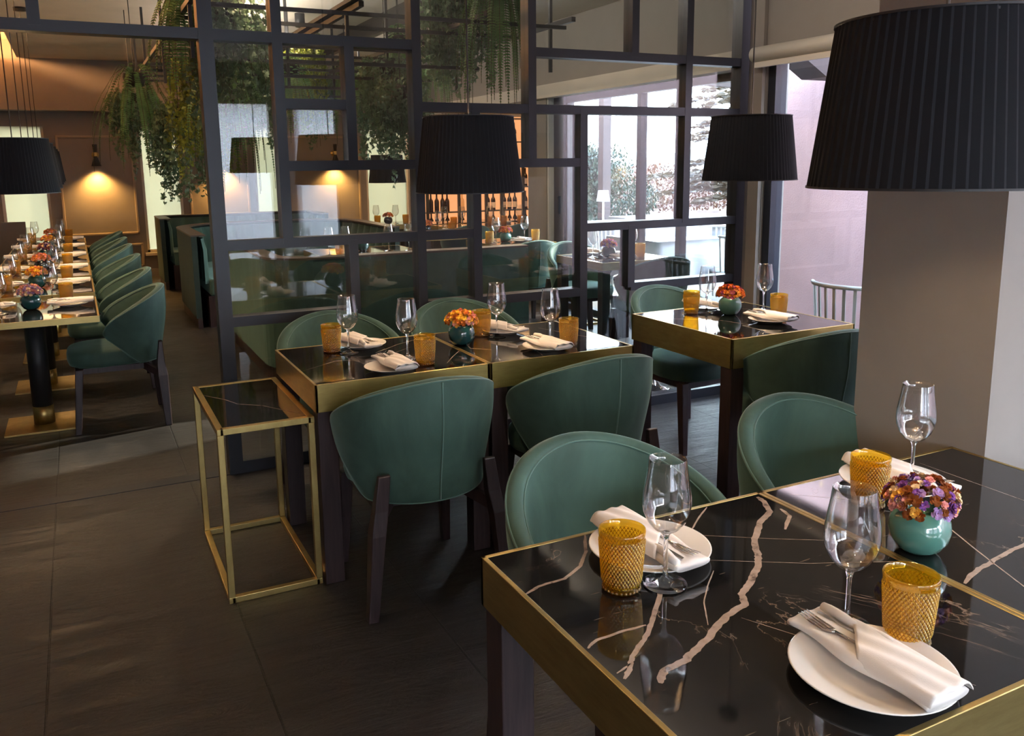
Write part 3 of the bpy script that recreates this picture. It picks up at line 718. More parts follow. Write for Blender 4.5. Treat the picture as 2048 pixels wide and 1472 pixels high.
cover((1.665, 3.375), R(200), 'far right seat of the middle tables', (1.557, 3.364), (1.605, 3.311), pc=(1.67, 3.37), pk=plate_s)
pot_orange.at((1.401, 3.233, .751), .5, 'dark teal round pot of orange and amber flowers on the middle tables', 'flower pots')
cover((2.875, 2.985), R(10), 'near side of the window table', (2.993, 3.050), (3.061, 3.225), pc=(2.872, 2.978), pk=plate_s)
cover((2.860, 3.415), R(190), 'far side of the window table', (2.700, 3.344), (2.775, 3.317), pc=(2.85, 3.41), pk=plate_s)
pot_red.at((2.844, 3.226, .751), 1.1, 'sage round pot of orange and magenta flowers on the window table', 'flower pots')
# table beyond the glass
cover((3.78, 5.55), R(5), 'near side of the table just behind the glass partition', (3.98, 5.58), (4.02, 5.75), pk=plate_s)
cover((3.80, 5.98), R(185), 'far side of the table just behind the glass partition', (3.60, 5.86), (3.68, 5.80), pk=plate_s)
pot_pinkp.at((3.76, 5.70, .751), 0, 'teal pot of pink flowers on the table just behind the glass partition', 'flower pots')
cover((3.82, 7.32), R(5), 'table between the booths and the column', (3.98, 7.32), (3.93, 7.45), pk=plate_s)
tumbler.at((3.40+.1, 7.35, .751), 0, 'amber tumbler at the left end of the table between booths and column', 'amber tumblers')
wineglass.at((3.60, 7.42, .751), 0, 'wine glass at the left end of the table between booths and column', 'wine glasses')
pot_red.at((3.72, 7.45, .751), 0, 'sage pot of orange and pink flowers between booths and column', 'flower pots')
cover((3.62, 8.75), R(5), 'table left of the bar view', (3.72, 8.80), (3.63, 8.95), pk=plate_s)
pot_dark.at((3.42, 8.80, .751), 0, 'dark pot of orange flowers on the table left of the bar view', 'flower pots')
for x, y, w_ in ((4.50, 9.42, 'left end'), (4.70, 9.46, 'middle'), (4.92, 9.44, 'right end')):
    tumbler.at((x, y, .751), 0, 'amber tumbler at the %s of the bar room table beside the column' % w_, 'amber tumblers')
    wineglass.at((x+.06, y+.14, .751), 0, 'wine glass at the %s of the bar room table beside the column' % w_, 'wine glasses')
napkin.at((4.80, 9.75, .751), 1.3, 'folded napkin on the bar room table beside the column', 'folded napkins')
for x, y, w_ in ((4.28, 9.5, 'right end'), (4.10, 9.62, 'middle')):
    tumbler.at((x, y, .751), 0, 'amber tumbler at the %s of the table before the bottle shelves' % w_, 'amber tumblers')
    wineglass.at((x-.07, y+.12, .751), 0, 'wine glass at the %s of the table before the bottle shelves' % w_, 'wine glasses')
tumbler.at((3.42, 10.5, .751), 0, 'amber tumbler left of the flowers on the farthest small table', 'amber tumblers')
tumbler.at((3.80, 10.5, .751), 0, 'amber tumbler right of the flowers on the farthest small table', 'amber tumblers')
wineglass.at((3.47, 10.7, .751), 0, 'wine glass left of the flowers on the farthest small table', 'wine glasses')
wineglass.at((3.70, 10.6, .751), 0, 'wine glass right of the flowers on the farthest small table', 'wine glasses')
pot_dark.at((3.58, 10.55, .751), 1, 'dark pot of rust flowers on the farthest small table', 'flower pots')
for i, (x, y) in enumerate(((1.88, 7.10), (2.04, 7.16), (2.44, 7.2), (2.60, 7.12))):
    wineglass.at((x, y, .751), 0, ('leftmost', 'second from left', 'third from left', 'rightmost')[i]+' wine glass on the booth table', 'wine glasses')
tumbler.at((1.96, 7.06, .751), 0, 'amber tumbler on the left side of the booth table', 'amber tumblers')
pot_orange.at((2.25, 7.35, .751), 0, 'pot of orange flowers on the booth table', 'flower pots')

# ------------------------------------------------------------------ chairs
GC = 'green velvet dining chairs'
for x, y, rz, lb in (
    (1.010, 2.795, 0, 'green velvet chair seen from behind with full back, at the left of the middle tables'),
    (1.690, 2.785, R(1), 'green velvet chair seen from behind, at the right of the middle tables'),
    (1.030, 3.72, pi, 'green velvet chair at the far left of the middle tables, facing the camera'),
    (1.690, 3.78, pi, 'green velvet chair at the far right of the middle tables, facing the camera'),
    (1.085, 1.53, pi, 'green velvet chair on the far side of the front table, left one'),
    (1.815, 1.56, R(176), 'green velvet chair on the far side of the front pair, beside the pier'),
    (2.890, 3.62, R(184), 'green velvet chair with visible seat at the far side of the window table'),
    (2.800, 2.715, R(-6), 'dark-backed green velvet chair on the near side of the window table, partly behind the pier'),
    (3.85, 6.25, pi, 'green velvet chair behind the glass, far side of the table near the terrace doors'),
    (3.87, 5.29, R(-4), 'green velvet chair behind the glass, near side of the table near the terrace doors'),
    (3.70, 7.01, 0, 'green velvet chair seen from behind beyond the booth, facing the column table'),
    (4.72, 9.15, 0, 'green velvet chair in the bar room in front of the table beside the column'),
    (4.05, 9.2, 0, 'green velvet chair in the bar room in front of the bottle shelves')):
    chair.at((x, y, 0), rz, lb, GC)
ORD = ['nearest', 'second nearest', 'third nearest', 'fourth nearest', 'fifth nearest', 'farthest']
CY = [5.50, 6.46, 7.55, 8.60, 9.47, 10.40]
for i, y in enumerate(CY):
    chair.at((.13, y, 0), R(90), ORD[i]+' green velvet chair of the left aisle row', GC)

# left row tables on pedestals
def make_pedestal_table():
    t = thing('pedestal_table', 'x', 'table')
    MB().box(-.335, .335, -.395, .395, .666, .688).obj('tabletop', M['marble'], t)
    mb = MB(); mb.box(-.345, .345, -.405, -.395, .655, .69).box(-.345, .345, .395, .405, .655, .69).box(-.345, -.335, -.395, .395, .655, .69).box(.335, .345, -.395, .395, .655, .69)
    mb.obj('rim', M['brass'], t)
    MB().lathe([(.055, .12), (.055, .666)], 28, caps=True).obj('column', M['rod'], t, True)
    MB().lathe([(.056, .012), (.056, .12)], 28, caps=True).obj('collar', M['brass'], t, True)
    MB().box(-.20, .20, -.20, .20, 0, .012).obj('base_plate', M['brass'], t, bev=.002)
    return t
ptab = Kind(make_pedestal_table)
TY = [5.62, 6.66, 7.70, 8.78, 9.85, 10.9]
pots = [pot_pinkp, pot_orange, pot_dark, pot_pinkp, pot_orange, pot_dark]
pdesc = ['teal pot of pink and lilac flowers', 'teal pot of orange flowers', 'dark pot of rust flowers', 'pot of pink flowers', 'pot of yellow-orange flowers', 'dark pot with pinkish blooms']
for i, y in enumerate(TY):
    ptab.at((-.285, y, 0), 0, ORD[i]+' pedestal table of the left row with black column and gold base plate', 'left row tables')
    d = 'aisle side of the %s table in the left row' % ORD[i]
    cover((-.085, y+.08), R(90), d, (-.105, y+.29), (-.185, y+.33), z=.690, pk=plate_s)
    d = 'wall side of the %s table in the left row' % ORD[i]
    cover((-.50, y+.14), R(-90), d, (-.47, y-.10) if i else (-.50, y+.34), (-.44, y-.05), z=.690, pk=plate_s)
    pots[i].at((-.290, y+.05, .690), i, pdesc[i]+' on the %s table in the left row' % ORD[i], 'flower pots')

# left banquette
t = thing('banquette', 'long green velvet bench seat with brown back along the left wall', 'banquette', (-1.05, 7.7, 0))
MB().box(-.30, .27, -3.3, 3.3, .34, .46).obj('seat', M['velvet_in'], t, bev=.02, seg=3)
MB().box(-.28, .22, -3.28, 3.28, 0, .34).obj('base', M['wood'], t)
MB().box(-.29, -.17, -3.3, 3.3, .46, .92).obj('backrest', M['velvet'], t, bev=.02, seg=3)
MB().box(-.30, .52, 3.31, 3.36, 0, .92).obj('end_panel', M['banq_wood'], t, bev=.004)

# ------------------------------------------------------------------ booths
def booth(label, x0, x1, yb, depth, seat_dir, r, loc_h=.88, tuft=True, side=('l', 'r'), vm='velvet', vi='velvet_in'):
    """U or straight sofa; yb = y of the back; seat_dir -1: opens towards the camera"""
    cx = (x0+x1)/2; w = (x1-x0)/2; t = thing('booth_sofa', label, 'booth', (cx, yb, 0))
    s = seat_dir
    # outline of the back in plan from left arm end round to the right arm end
    def path(off):
        P = []; rr = max(.02, r-off)
        L = depth
        if 'l' in side: P += [(-w+off, s*(L-k*(L-r)/6)) for k in range(6)]
        if 'l' in side:
            for k in range(11): a = pi/2*k/10; P.append((-w+r-rr*cos(a), s*(r-rr*sin(a))))
        else: P += [(-w, s*off)]
        if 'r' in side:
            for k in range(11): a = pi/2*k/10; P.append((w-r+rr*sin(a), s*(r-rr*cos(a))))
            P += [(w-off, s*(r+k*(L-r)/6)) for k in range(1, 7)]
        else: P += [(-w+r+(2*w-r)*q/8, s*off) for q in range(1, 9)]
        return P
    def wallmesh(o1, o2, z0, z1, nm, m_, flute=0, smooth=False):
        A, B = path(o1), path(o2); n_ = min(len(A), len(B)); mb = MB(); vs_ = []
        for i in range(n_): vs_ += [(*A[i], z0), (*A[i], z1), (*B[i], z1), (*B[i], z0)]
        fs = []
        for i in range(n_-1):
            for k in range(4): q = (k+1) % 4; fs.append((i*4+k, i*4+q, i*4+4+q, i*4+4+k) if s > 0 else (i*4+q, i*4+k, i*4+4+k, i*4+4+q))
        fs += [(0, 1, 2, 3), tuple((n_-1)*4+k for k in (3, 2, 1, 0))]; mb.add(vs_, fs)
        return mb.obj(nm, m_, t)
    wallmesh(0, .05, .10, loc_h-.014, 'outer_shell', M[vm])
    wallmesh(.01, .05, 0, .10, 'plinth', M['wood'])
    wallmesh(-.004, .13, loc_h-.014, loc_h, 'top_rail', M['banq_wood'])
    # fluted inner padding: one bulging pad per channel
    A = path(.05); 
    # resample
    seg = [0]
    for i in range(1, len(A)): seg.append(seg[-1]+sqrt((A[i][0]-A[i-1][0])**2+(A[i][1]-A[i-1][1])**2))
    tot = seg[-1]; npad = max(3, int(tot/.22))
    def at(d):
        for i in range(1, len(A)):
            if seg[i] >= d-1e-6:
                f = (d-seg[i-1])/max(1e-6, seg[i]-seg[i-1]); p = Vector(A[i-1]).lerp(Vector(A[i]), f); q = (Vector(A[i])-Vector(A[i-1])).normalized(); return p, q
        return Vector(A[-1]), Vector((0, 1))
    mb = MB(); ns = npad*8+1
    def pad(u, v):
        p, q = at(u*tot); n_ = Vector((q.y, -q.x))*(1 if s < 0 else -1)
        if s > 0: n_ = Vector((-q.y, q.x))
        b_ = .05+.045*abs(sin(pi*u*npad))**.5; b_ *= 1-.3*(v > .93)
        x = p+n_*b_; return (x.x, x.y, .42+(loc_h-.035-.42)*v)
    mb.grid(ns, 5, pad); mb.obj('channel_padding', M[vi], t, True)
    B = path(.14); C_ = path(.60); n_ = min(len(B), len(C_)); mb = MB(); vs_ = []
    for i in range(n_): vs_ += [(*B[i], .30), (*B[i], .46), (*C_[i], .46), (*C_[i], .30)]
    fs = []
    for i in range(n_-1):
        for k in range(4): q = (k+1) % 4; fs.append((i*4+k, i*4+q, i*4+4+q, i*4+4+k) if s > 0 else (i*4+q, i*4+k, i*4+4+k, i*4+4+q))
    fs += [(0, 1, 2, 3), tuple((n_-1)*4+k for k in (3, 2, 1, 0))]; mb.add(vs_, fs); mb.obj('seat', M['velvet_in'], t, bev=.02, seg=3)
    wallmesh(.12, .55, 0, .30, 'seat_base', M['wood'])
    return t
booth('straight-backed green booth right behind the glass partition, showing its plain outer back', 1.12, 3.08, 5.78, 1.75, 1, .35, side=('l',))
booth('curved green velvet booth with rounded corner along the aisle, opening to the camera', .92, 2.95, 10.25, 1.9, -1, .70, vm='velvet_booth_shaded')
booth('farthest green velvet booth below the white blind', .90, 3.0, 12.2, .9, -1, .12, vm='velvet_booth_shaded')

# ------------------------------------------------------------------ pendant lamps
def make_pendant():
    t = thing('pendant_lamp', 'x', 'pendant lamp')   # origin at centre of the lower rim
    N = 288; H = .29; R0, R1 = .215, .180
    mb = MB()
    def sh(u, v, o=0):
        k = (u*72) % 1; p = (.0030*k-.0015) if o == 0 else 0
        r = R0+(R1-R0)*v+p-o*.006; a = 2*pi*u; return (r*cos(a), r*sin(a), H*v)
    mb.grid(N, 8, lambda u, v: sh(u, v), wrap=True)
    mb.obj('shade', M['shade'], t)
    MB().grid(72, 3, lambda u, v: sh(u, v, 1), wrap=True).obj('lining', M['shade_in'], t, True)
    MB().lathe([(R0+.003, 0), (R0+.003, -.004), (R0-.008, -.004), (R0-.008, 0)], 72).obj('lower_ring', M['rod'], t)
    mb = MB(); mb.lathe([(R1+.003, H), (R1+.003, H+.004), (R1-.008, H+.004), (R1-.008, H)], 72)
    for a in (0, pi/3, 2*pi/3): mb.bar((-R1*cos(a), -R1*sin(a), H-.005), (R1*cos(a), R1*sin(a), H-.005), .004, .004)
    mb.obj('upper_ring', M['rod'], t)
    MB().lathe([(.0005, .10), (.02, .107), (.032, .13), (.030, .155), (.018, .175), (.016, .20)], 20).obj('bulb', M['bulb'], t, True)
    MB().lathe([(.0165, .195), (.0165, .25), (.004, .26)], 16).obj('socket', M['rod'], t, True)
    MB().tube([(0, 0, .25), (0, 0, 1.49)], .0035, 6).obj('cord', M['rod'], t)
    MB().lathe([(.0005, 1.455), (.05, 1.46), (.05, 1.49), (.0005, 1.49)], 24).obj('ceiling_canopy', M['rod'], t, True)
    return t
pend = Kind(make_pendant)
PW = {}
def pendant(x, y, z, lb, e, g='black pleated pendant shades', top=2.88):
    o = pend.at((x, y, z), 0, lb, g)
    for ch in COL.objects:
        if ch.parent == o and ch.name.startswith('cord'): ch.scale.z = 1; ch.location.z = 0
    o.scale.z = (2.88-z)/1.49
    light('bulb_light', 'POINT', (x, y, z+.10), e, WARM, .035)
    return o
pend_defs = [(1.378, 1.04, 1.452, 'largest-looking black pleated shade hanging over the front tables at upper right', 4.6),
    (1.428, 3.18, 1.390, 'black pleated shade hanging over the middle tables in front of the partition', 7.5),
    (2.830, 3.11, 1.412, 'black pleated shade hanging over the window table', 7),
    (-.285, 5.52, 1.372, 'nearest black pleated shade of the left row', 5.5),
    (-.285, 6.60, 1.375, 'second black pleated shade of the left row, mostly hidden behind the nearest', 5),
    (-.285, 7.70, 1.38, 'third black pleated shade of the left row, mostly hidden', 5),
    (-.285, 8.80, 1.38, 'fourth black pleated shade of the left row, mostly hidden', 5),
    (-.285, 9.90, 1.38, 'farthest black pleated shade of the left row', 5),
    (3.25, 9.55, 1.30, 'small-looking black shade hanging far behind the glass partition', 5)]
for d in pend_defs: pendant(*d)

# ------------------------------------------------------------------ wall sconces, ceiling spots
def make_sconce():
    t = thing('wall_sconce', 'x', 'wall lamp')
    MB().tube([(0, 0, 0), (0, -.012, 0)], .045, 24).obj('wall_plate', M['brass'], t, True)
    MB().tube([(0, -.01, 0), (0, -.10, 0)], .008, 10).obj('arm', M['brass'], t, True)
    MB().lathe([(.030, .135), (.030, .133), (.022, .03), (.0005, .03)][::-1]+[(.028, .135), (.0005, .12)], 24, c=(0, -.10, 0)).obj('upper_cone', M['rod'], t, True)
    MB().lathe([(.024, -.02), (.024, .03)], 24, c=(0, -.10, 0)).obj('neck', M['brass'], t, True)
    MB().lathe([(.020, -.02), (.062, -.15), (.060, -.15), (.018, -.022)], 28, c=(0, -.10, 0)).obj('lower_cone', M['rod'], t, True)
    MB().lathe([(.0005, -.06), (.016, -.07), (.020, -.09), (.014, -.105), (.0005, -.11)], 16, c=(0, -.10, 0)).obj('bulb', M['bulb'], t, True)
    return t
sconce = Kind(make_sconce)
for x, lb in ((.29, 'double-cone black and brass wall lamp left of the blind, over the left panel'), (1.92, 'double-cone wall lamp on the panel hidden behind the hanging greenery'), (3.55, 'double-cone black wall lamp seen through the partition, on the right panel')):
    sconce.at((x, 12.9, 1.68), 0, lb, 'wall sconces')
    l_ = light('sconce_light', 'SPOT', (x, 12.80, 1.515), 42, (1, .50, .12), .03, (R(-8), 0, 0), spot=R(125))
def make_spot():
    t = thing('ceiling_spotlight', 'x', 'spotlight')
    MB().lathe([(.045, 0), (.045, -.12), (.038, -.12), (.030, -.10), (.0005, -.10)], 24).obj('housing', M['rod'], t, True)
    MB().lathe([(.0005, -.104), (.029, -.104)], 20).obj('lamp_face', M['bulb'], t)
    return t
spot = Kind(make_spot)
for x, y, lb, e in ((1.06, 5.3, 'black cylinder spotlight on the ceiling above the booths', 25), (.1, 6.6, 'black cylinder spotlight on the ceiling over the aisle', 30), (.35, 2.6, 'black cylinder spotlight over the camera-side aisle', 7), (-.2, .8, 'black cylinder spotlight by the camera-side left wall', 10),
        (2.0, 8.2, 'black cylinder spotlight over the curved booth', 30), (3.3, 7.0, 'black cylinder spotlight near the header beam', 40)):
    spot.at((x, y, 2.88), 0, lb, 'ceiling spots')
    light('spot_light', 'SPOT', (x, y, 2.74), e, WARM, .05, (0, 0, 0), spot=R(120))
light('cove_light', 'AREA', (-1.3, 8.8, 3.02), 190, (1, .45, .16), .18, (0, R(-90), 0), 8)
light('cove_light', 'AREA', (-1.3, 1.0, 3.02), 30, (1, .45, .16), .12, (0, R(-90), 0), 7)
light('added_grid_fill', 'AREA', (1.55, 7.2, 2.45), 24, (1, .88, .74), .08, (0, R(180), 0), 4.6)  # fill light added to brighten the ceiling
for nm_, x, y, z, a, ln, lb in (('added_linear_light', 1.55, 7.2, 2.432, 0, 4.7, 'added slim black linear uplight lying on the plant grid to brighten the ceiling'), ('added_linear_light', 2.735, 7.6, 2.80, 0, 6.0, 'added slim black linear light on the ceiling brightening the header above the terrace doors'), ('added_linear_light', 2.18, 2.9, 2.83, 0, 2.0, 'added slim black linear light on the ceiling brightening the wall above the roller blind')):
    t = thing(nm_, lb, 'added light', (x, y, z)); MB().box(-.05, .012, -ln/2, ln/2, -.012 if ln == 4.7 else -.08, .01 if ln == 4.7 else 2.88-z).obj('housing', M['rod'], t)  # invented housings for the added fill lights
light('added_wall_fill', 'AREA', (2.755, 7.6, 2.76), 12, (1, .88, .76), .12, (0, R(-78), 0), 6.0)  # fill light added to lift the header wall
light('added_wall_fill', 'AREA', (2.20, 2.9, 2.80), 5, (1, .90, .82), .12, (0, R(-82), 0), 2.0)  # fill light added to lift the wall above the blind
sbox('trim_12', M['ceiling'], -1.35, -.80, -4, 12.9, 2.86, 2.90)

# ------------------------------------------------------------------ bar shelves and bottles
t = thing('back_bar_shelving', 'backlit orange bar shelving with black uprights holding bottles', 'shelving', (5.95, 12.88, 0))
MB().box(-1.0, 1.25, 0, .01, .1, 2.25).obj('lit_back_panel', M['barlight'], t)
mb = MB()
for z in (.44, .745, 1.12, 1.50, 1.85, 2.22): MB().box(-1.0, 1.25, -.24, -.01, z-.015, z).obj('shelf', M['bottle_clear' if False else 'rod'], t)
for x in (-1.0, -.46, .02, .30, .70, 1.22): MB().box(x-.02, x+.02, -.25, -.21, 0, 2.25).obj('upright', M['rod'], t)
MB().box(-1.02, 1.27, -.26, 0, 0, .42).obj('cabinet', M['wood'], t)
def make_bottle(m_, lab):
    def f():
        t = thing('bottle', 'x', 'bottle')
        MB().lathe([(.0005, 0), (.037, 0), (.038, .01), (.038, .16), (.034, .185), (.016, .215), (.0135, .235), (.0135, .29), (.0155, .292), (.0155, .30), (.0005, .30)], 20).obj('glass', m_, t, True)
        if lab: MB().lathe([(.0386, .04), (.0386, .13)], 20).obj('label', M['label'], t, True)
        return t
    return f
bd = Kind(make_bottle(M['bottle_dark'], False)); bl = Kind(make_bottle(M['bottle_dark'], True)); bc = Kind(make_bottle(M['bottle_clear'], False))
rb = random.Random(4)
xs_ = [-.90, -.80, -.70, -.62, -.36, -.24, -.12, .10, .20, .40, .50, .60, .80, .92, 1.06]
ORDN = ['first', 'second', 'third', 'fourth', 'fifth', 'sixth', 'seventh', 'eighth', 'ninth', 'tenth', 'eleventh', 'twelfth', 'thirteenth', 'fourteenth', 'fifteenth']
for zi, z in enumerate((.44, .745, 1.12, 1.50, 1.85)):
    for i, x in enumerate(xs_):
        if x < -.5: K = bd
        elif x < 0: K = bc if zi % 2 else bd
        else: K = bl
        nmz = ('lowest', 'second', 'third', 'fourth', 'top')[zi]
        kd = {id(bd): 'dark wine bottle', id(bl): 'dark bottle with a paper label', id(bc): 'clear glass bottle'}[id(K)]
        K.at((5.95+x, 12.76, z+.0), 0, '%s, %s from the left on the %s bar shelf' % (kd, ORDN[i], nmz), 'bottles on the bar shelves')
light('bar_light', 'AREA', (5.6, 11.2, 2.75), 60, (1, .55, .25), 2.2, (0, 0, 0), 1.5)
# counter in the bar room
t = thing('bar_counter', 'dark bar counter in front of the bottle shelves', 'counter', (5.2, 11.9, 0))
MB().box(-.6, .9, -.25, .25, 0, .60).obj('body', M['wood'], t); MB().box(-.63, .93, -.28, .28, .60, .64).obj('worktop', M['marble'], t)

# ------------------------------------------------------------------ hanging grid and plants
t = thing('ceiling_grid', 'black steel grid frame hung from the ceiling carrying the plants', 'hanging frame', (0, 0, 0))
def rail(a, b_, nm, w=.03): MB().bar(a, b_, w, w).obj(nm, M['rod'], t)
for x, z in ((.66, 2.40), (1.55, 2.40), (2.35, 2.40), (2.95, 2.40)): rail((x, 4.9, z), (x, 9.6, z), 'rail')
for i in range(10): rail((.66, 5.0+i*.5, 2.36), (2.95, 5.0+i*.5, 2.36), 'rung', .022)
for i in range(5): rail((.95, 5.6+i*.9, 2.15), (2.6, 5.6+i*.9, 2.15), 'rung', .022)
for x in (.66, 1.55, 2.35, 2.95):
    for y in (5.2, 6.8, 8.4, 9.5): MB().bar((x, y, 2.1), (x, y, 2.88), .02, .02, up=(0, 1, 0)).obj('hanger', M['rod'], t)

def make_fern(seed, L=.95, n=20, spread=.40, lw=.038):
    def f():
        t = thing('hanging_fern', 'x', 'plant'); rr = random.Random(seed); mb = MB(); st = MB()
        for k in range(n):
            ph = 2*pi*k/n+rr.uniform(-.2, .2); ln = L*rr.uniform(.55, 1.05); out = spread*rr.uniform(.35, 1.1); up_ = rr.uniform(.02, .14); steps = int(ln/.016)
            d = Vector((cos(ph), sin(ph), 0)); pts = []
            for i in range(steps+1):
                u = i/steps; r = out*(1-(1-u)**2.2); z = up_*sin(min(1, u*3)*pi)*.9 - ln*.95*max(0, u-.08)**1.25
                pts.append(d*r+Vector((0, 0, z)))
            st.tube([pts[i] for i in range(0, len(pts), 6)]+[pts[-1]], .0022, 3, caps=False)
            tw = rr.uniform(-.6, .6)
            for i in range(2, steps):
                u = i/steps; p = pts[i]; q = (pts[i+1]-pts[i-1]).normalized()
                sd_ = q.cross(d if abs(q.dot(d)) < .9 else Vector((0, 0, 1))).normalized()
                sd_ = (Matrix.Rotation(tw, 3, q) @ sd_); w = lw*(.35+.65*sin(min(1, u*2.2)*pi/2))*(1-u**3)*rr.uniform(.85, 1.1)
                for s in (-1, 1):
                    a = p-q*.0055; b_ = p+q*.0055; e = p+sd_*s*w+q*w*.18+Vector((0, 0, -.003)); e2 = p+sd_*s*w*.6-q*.004
                    mb.add([a, e2, e, b_], [(0, 1, 2, 3)])
        mb.obj('fronds', M['fern'], t); st.obj('frond_stems', M['twig'], t)
        MB().tube([(0, 0, 0), (0, 0, 1)], .004, 5).obj('hanging_wire', M['rod'], t)
        MB().lathe([(.0005, -.10), (.07, -.09), (.09, -.02), (.085, .01), (.0005, .01)], 16).obj('basket', M['basket'], t, True)
        return t
    return f
def make_ivy(seed, L=.75, n=46, rad=.17, m_='ivy', ls=.046):
    def f():
        t = thing('hanging_ivy', 'x', 'plant'); rr = random.Random(seed); mb = MB(); st = MB()
        shape = [(0, 0), (.35, -.35), (.95, -.25), (.62, .25), (.75, .75), (.30, .70), (0, 1.45), (-.30, .70), (-.75, .75), (-.62, .25), (-.95, -.25), (-.35, -.35)]
        for k in range(n):
            ph = rr.uniform(0, 2*pi); rr0 = rad*sqrt(rr.random()); ln = L*(rr.uniform(.35, 1.0) if k > n*.25 else rr.uniform(.15, .5)); p = Vector((rr0*cos(ph), rr0*sin(ph), rr.uniform(-.04, .08)))
            drift = Vector((cos(ph), sin(ph), 0))*rr.uniform(0, .10); pts = [p.copy()]; st_n = max(4, int(ln/.026))
            for i in range(st_n):
                p = p+Vector((rr.uniform(-.010, .010), rr.uniform(-.010, .010), -ln/st_n))+drift*(.12 if i < 6 else -.0); pts.append(p.copy())
                for _ in range(2):
                    r = ls*rr.uniform(.55, 1.15); c = p+Vector((rr.uniform(-1, 1), rr.uniform(-1, 1), rr.uniform(-.5, .5)))*.022
                    nrm = Vector((rr.uniform(-1, 1), rr.uniform(-1, 1), rr.uniform(-.1, .9))).normalized(); qq = nrm.to_track_quat('Z', 'Y'); a = rr.uniform(-.7, .7)+pi
                    vv = []
                    for x, y in shape: vv.append(c+qq@Vector(((x*cos(a)-y*sin(a))*r*.5, (x*sin(a)+y*cos(a))*r*.5, -.10*r*x*x)))
                    mb.add(vv, [(0, 1, 2, 3, 4, 5, 6), (0, 6, 7, 8, 9, 10, 11)])
            st.tube(pts[::3]+[pts[-1]], .0016, 3, caps=False)
        mb.obj('leaves', M[m_], t); st.obj('vines', M['twig'], t)
        MB().tube([(0, 0, 0), (0, 0, 1)], .004, 5).obj('hanging_wire', M['rod'], t)
        MB().lathe([(.0005, -.10), (.08, -.08), (.10, .0), (.0005, .03)], 16).obj('basket', M['basket'], t, True)
        return t
    return f
fernA = Kind(make_fern(1)); fernB = Kind(make_fern(2, 1.05, 34, .26)); fernC = Kind(make_fern(3, .85, 26, .30))
ivyA = Kind(make_ivy(4, .80, 56, .20)); ivyB = Kind(make_ivy(5, .70, 50, .16)); ivyY = Kind(make_ivy(6, .85, 50, .22, 'ivy_yellow'))
YW = YAW
def P(px, py, y):
    """point on the view ray of a plant's crown at depth y (used once to read positions off the photograph)"""
    d = r2*((px-1008)/1706) + d2*((py-638)/1706) + fwd
    k = y/d.y; return (d.x*k, y, 1.5+d.z*k)
GP = 'plants hanging from the ceiling grid'
for K, px, py, y, rz, lb in (
    (fernA, 268, 150, 8.0, 0, 'arching fern with drooping fronds, leftmost of the hanging plants'),
    (ivyB, 262, 190, 8.6, 0, 'thin trailing ivy strands below the leftmost hanging fern'),
    (ivyA, 362, 215, 7.6, 1, 'dense dark ivy trailing to the right of the leftmost fern'),
    (ivyY, 405, 130, 7.2, 0, 'yellowish ivy mass left of the partition post'),
    (fernC, 372, -40, 5.6, 1, 'light green fern whose tips drop over the left top crossbar'),
    (ivyA, 455, 0, 5.4, 2, 'dark ivy bunch above the crossbar at the leftmost glass pane'),
    (fernB, 452, 110, 6.2, 2, 'long hanging fern filling the tall leftmost glass pane'),
    (fernB, 505, 60, 7.2, 0, 'long hanging fern at the right side of the tall leftmost pane'),
    (ivyA, 480, 90, 6.9, 3, 'ivy behind the long ferns in the tall leftmost pane'),
    (ivyY, 600, 80, 8.4, 1, 'yellow-green lit ivy in the small upper pane'),
    (fernC, 580, 130, 8.0, 0, 'fern hanging in front of the white reflection in the small upper pane'),
    (fernA, 690, 130, 8.6, 1, 'pale fern hanging left of the big trailing ivy'),
    (ivyB, 640, 150, 9.0, 2, 'ivy hanging over the second small pane, above the wall lamp'),
    (ivyA, 770, 125, 6.6, 0, 'big trailing ivy filling the upper pane left of the middle shade'),
    (ivyB, 800, 175, 6.3, 0, 'lower bunch of the trailing ivy near the middle post'),
    (fernC, 795, 75, 7.2, 0, 'fern crown sitting on the grid above the big trailing ivy'),
    (ivyB, 895, -10, 5.8, 1, 'ivy hanging from the top edge right of the middle post'),
    (ivyA, 915, -60, 5.6, 1, 'ivy mass at the top edge beside the large fern'),
    (fernB, 1000, -75, 5.0, 1, 'large bright fern hanging above the middle shade'),
    (fernC, 868, 95, 8.2, 2, 'faint small fern behind the middle post')):
    loc = P(px, py, y); o = K.at(loc, rz, lb, GP)
    for ch in o.children:
        if ch.name.startswith('hanging_wire'): ch.scale.z = max(.05, 2.88-loc[2])

# ------------------------------------------------------------------ terrace outside
def make_cloth_table():
    t = thing('terrace_table', 'x', 'table'); w = .45; H = .74
    mb = MB(); n = 80
    def f(u, v):
        a = 2*pi*u; c, s = cos(a), sin(a); m_ = max(abs(c), abs(s)); x, y = c/m_*w, s/m_*w
        corner = min(abs(c), abs(s))/m_
        k = 1+.10*v*(1+.6*sin(a*13))*.6; drop = (.36+.22*corner**3)*v
        return (x*k, y*k, H-drop)
    mb.grid(n, 8, f, wrap=True); mb.f.append(tuple(range(n))); mb.mi.append(0)
    mb.obj('tablecloth', M['cloth'], t, True)
    MB().tube([(0, 0, 0), (0, 0, H-.02)], .03, 12).obj('pedestal', M['chrome'], t, True)
    MB().lathe([(.22, 0), (.20, .02), (.08, .05), (.035, .14)], 28).obj('foot', M['chrome'], t, True)
    return t
ct = Kind(make_cloth_table)
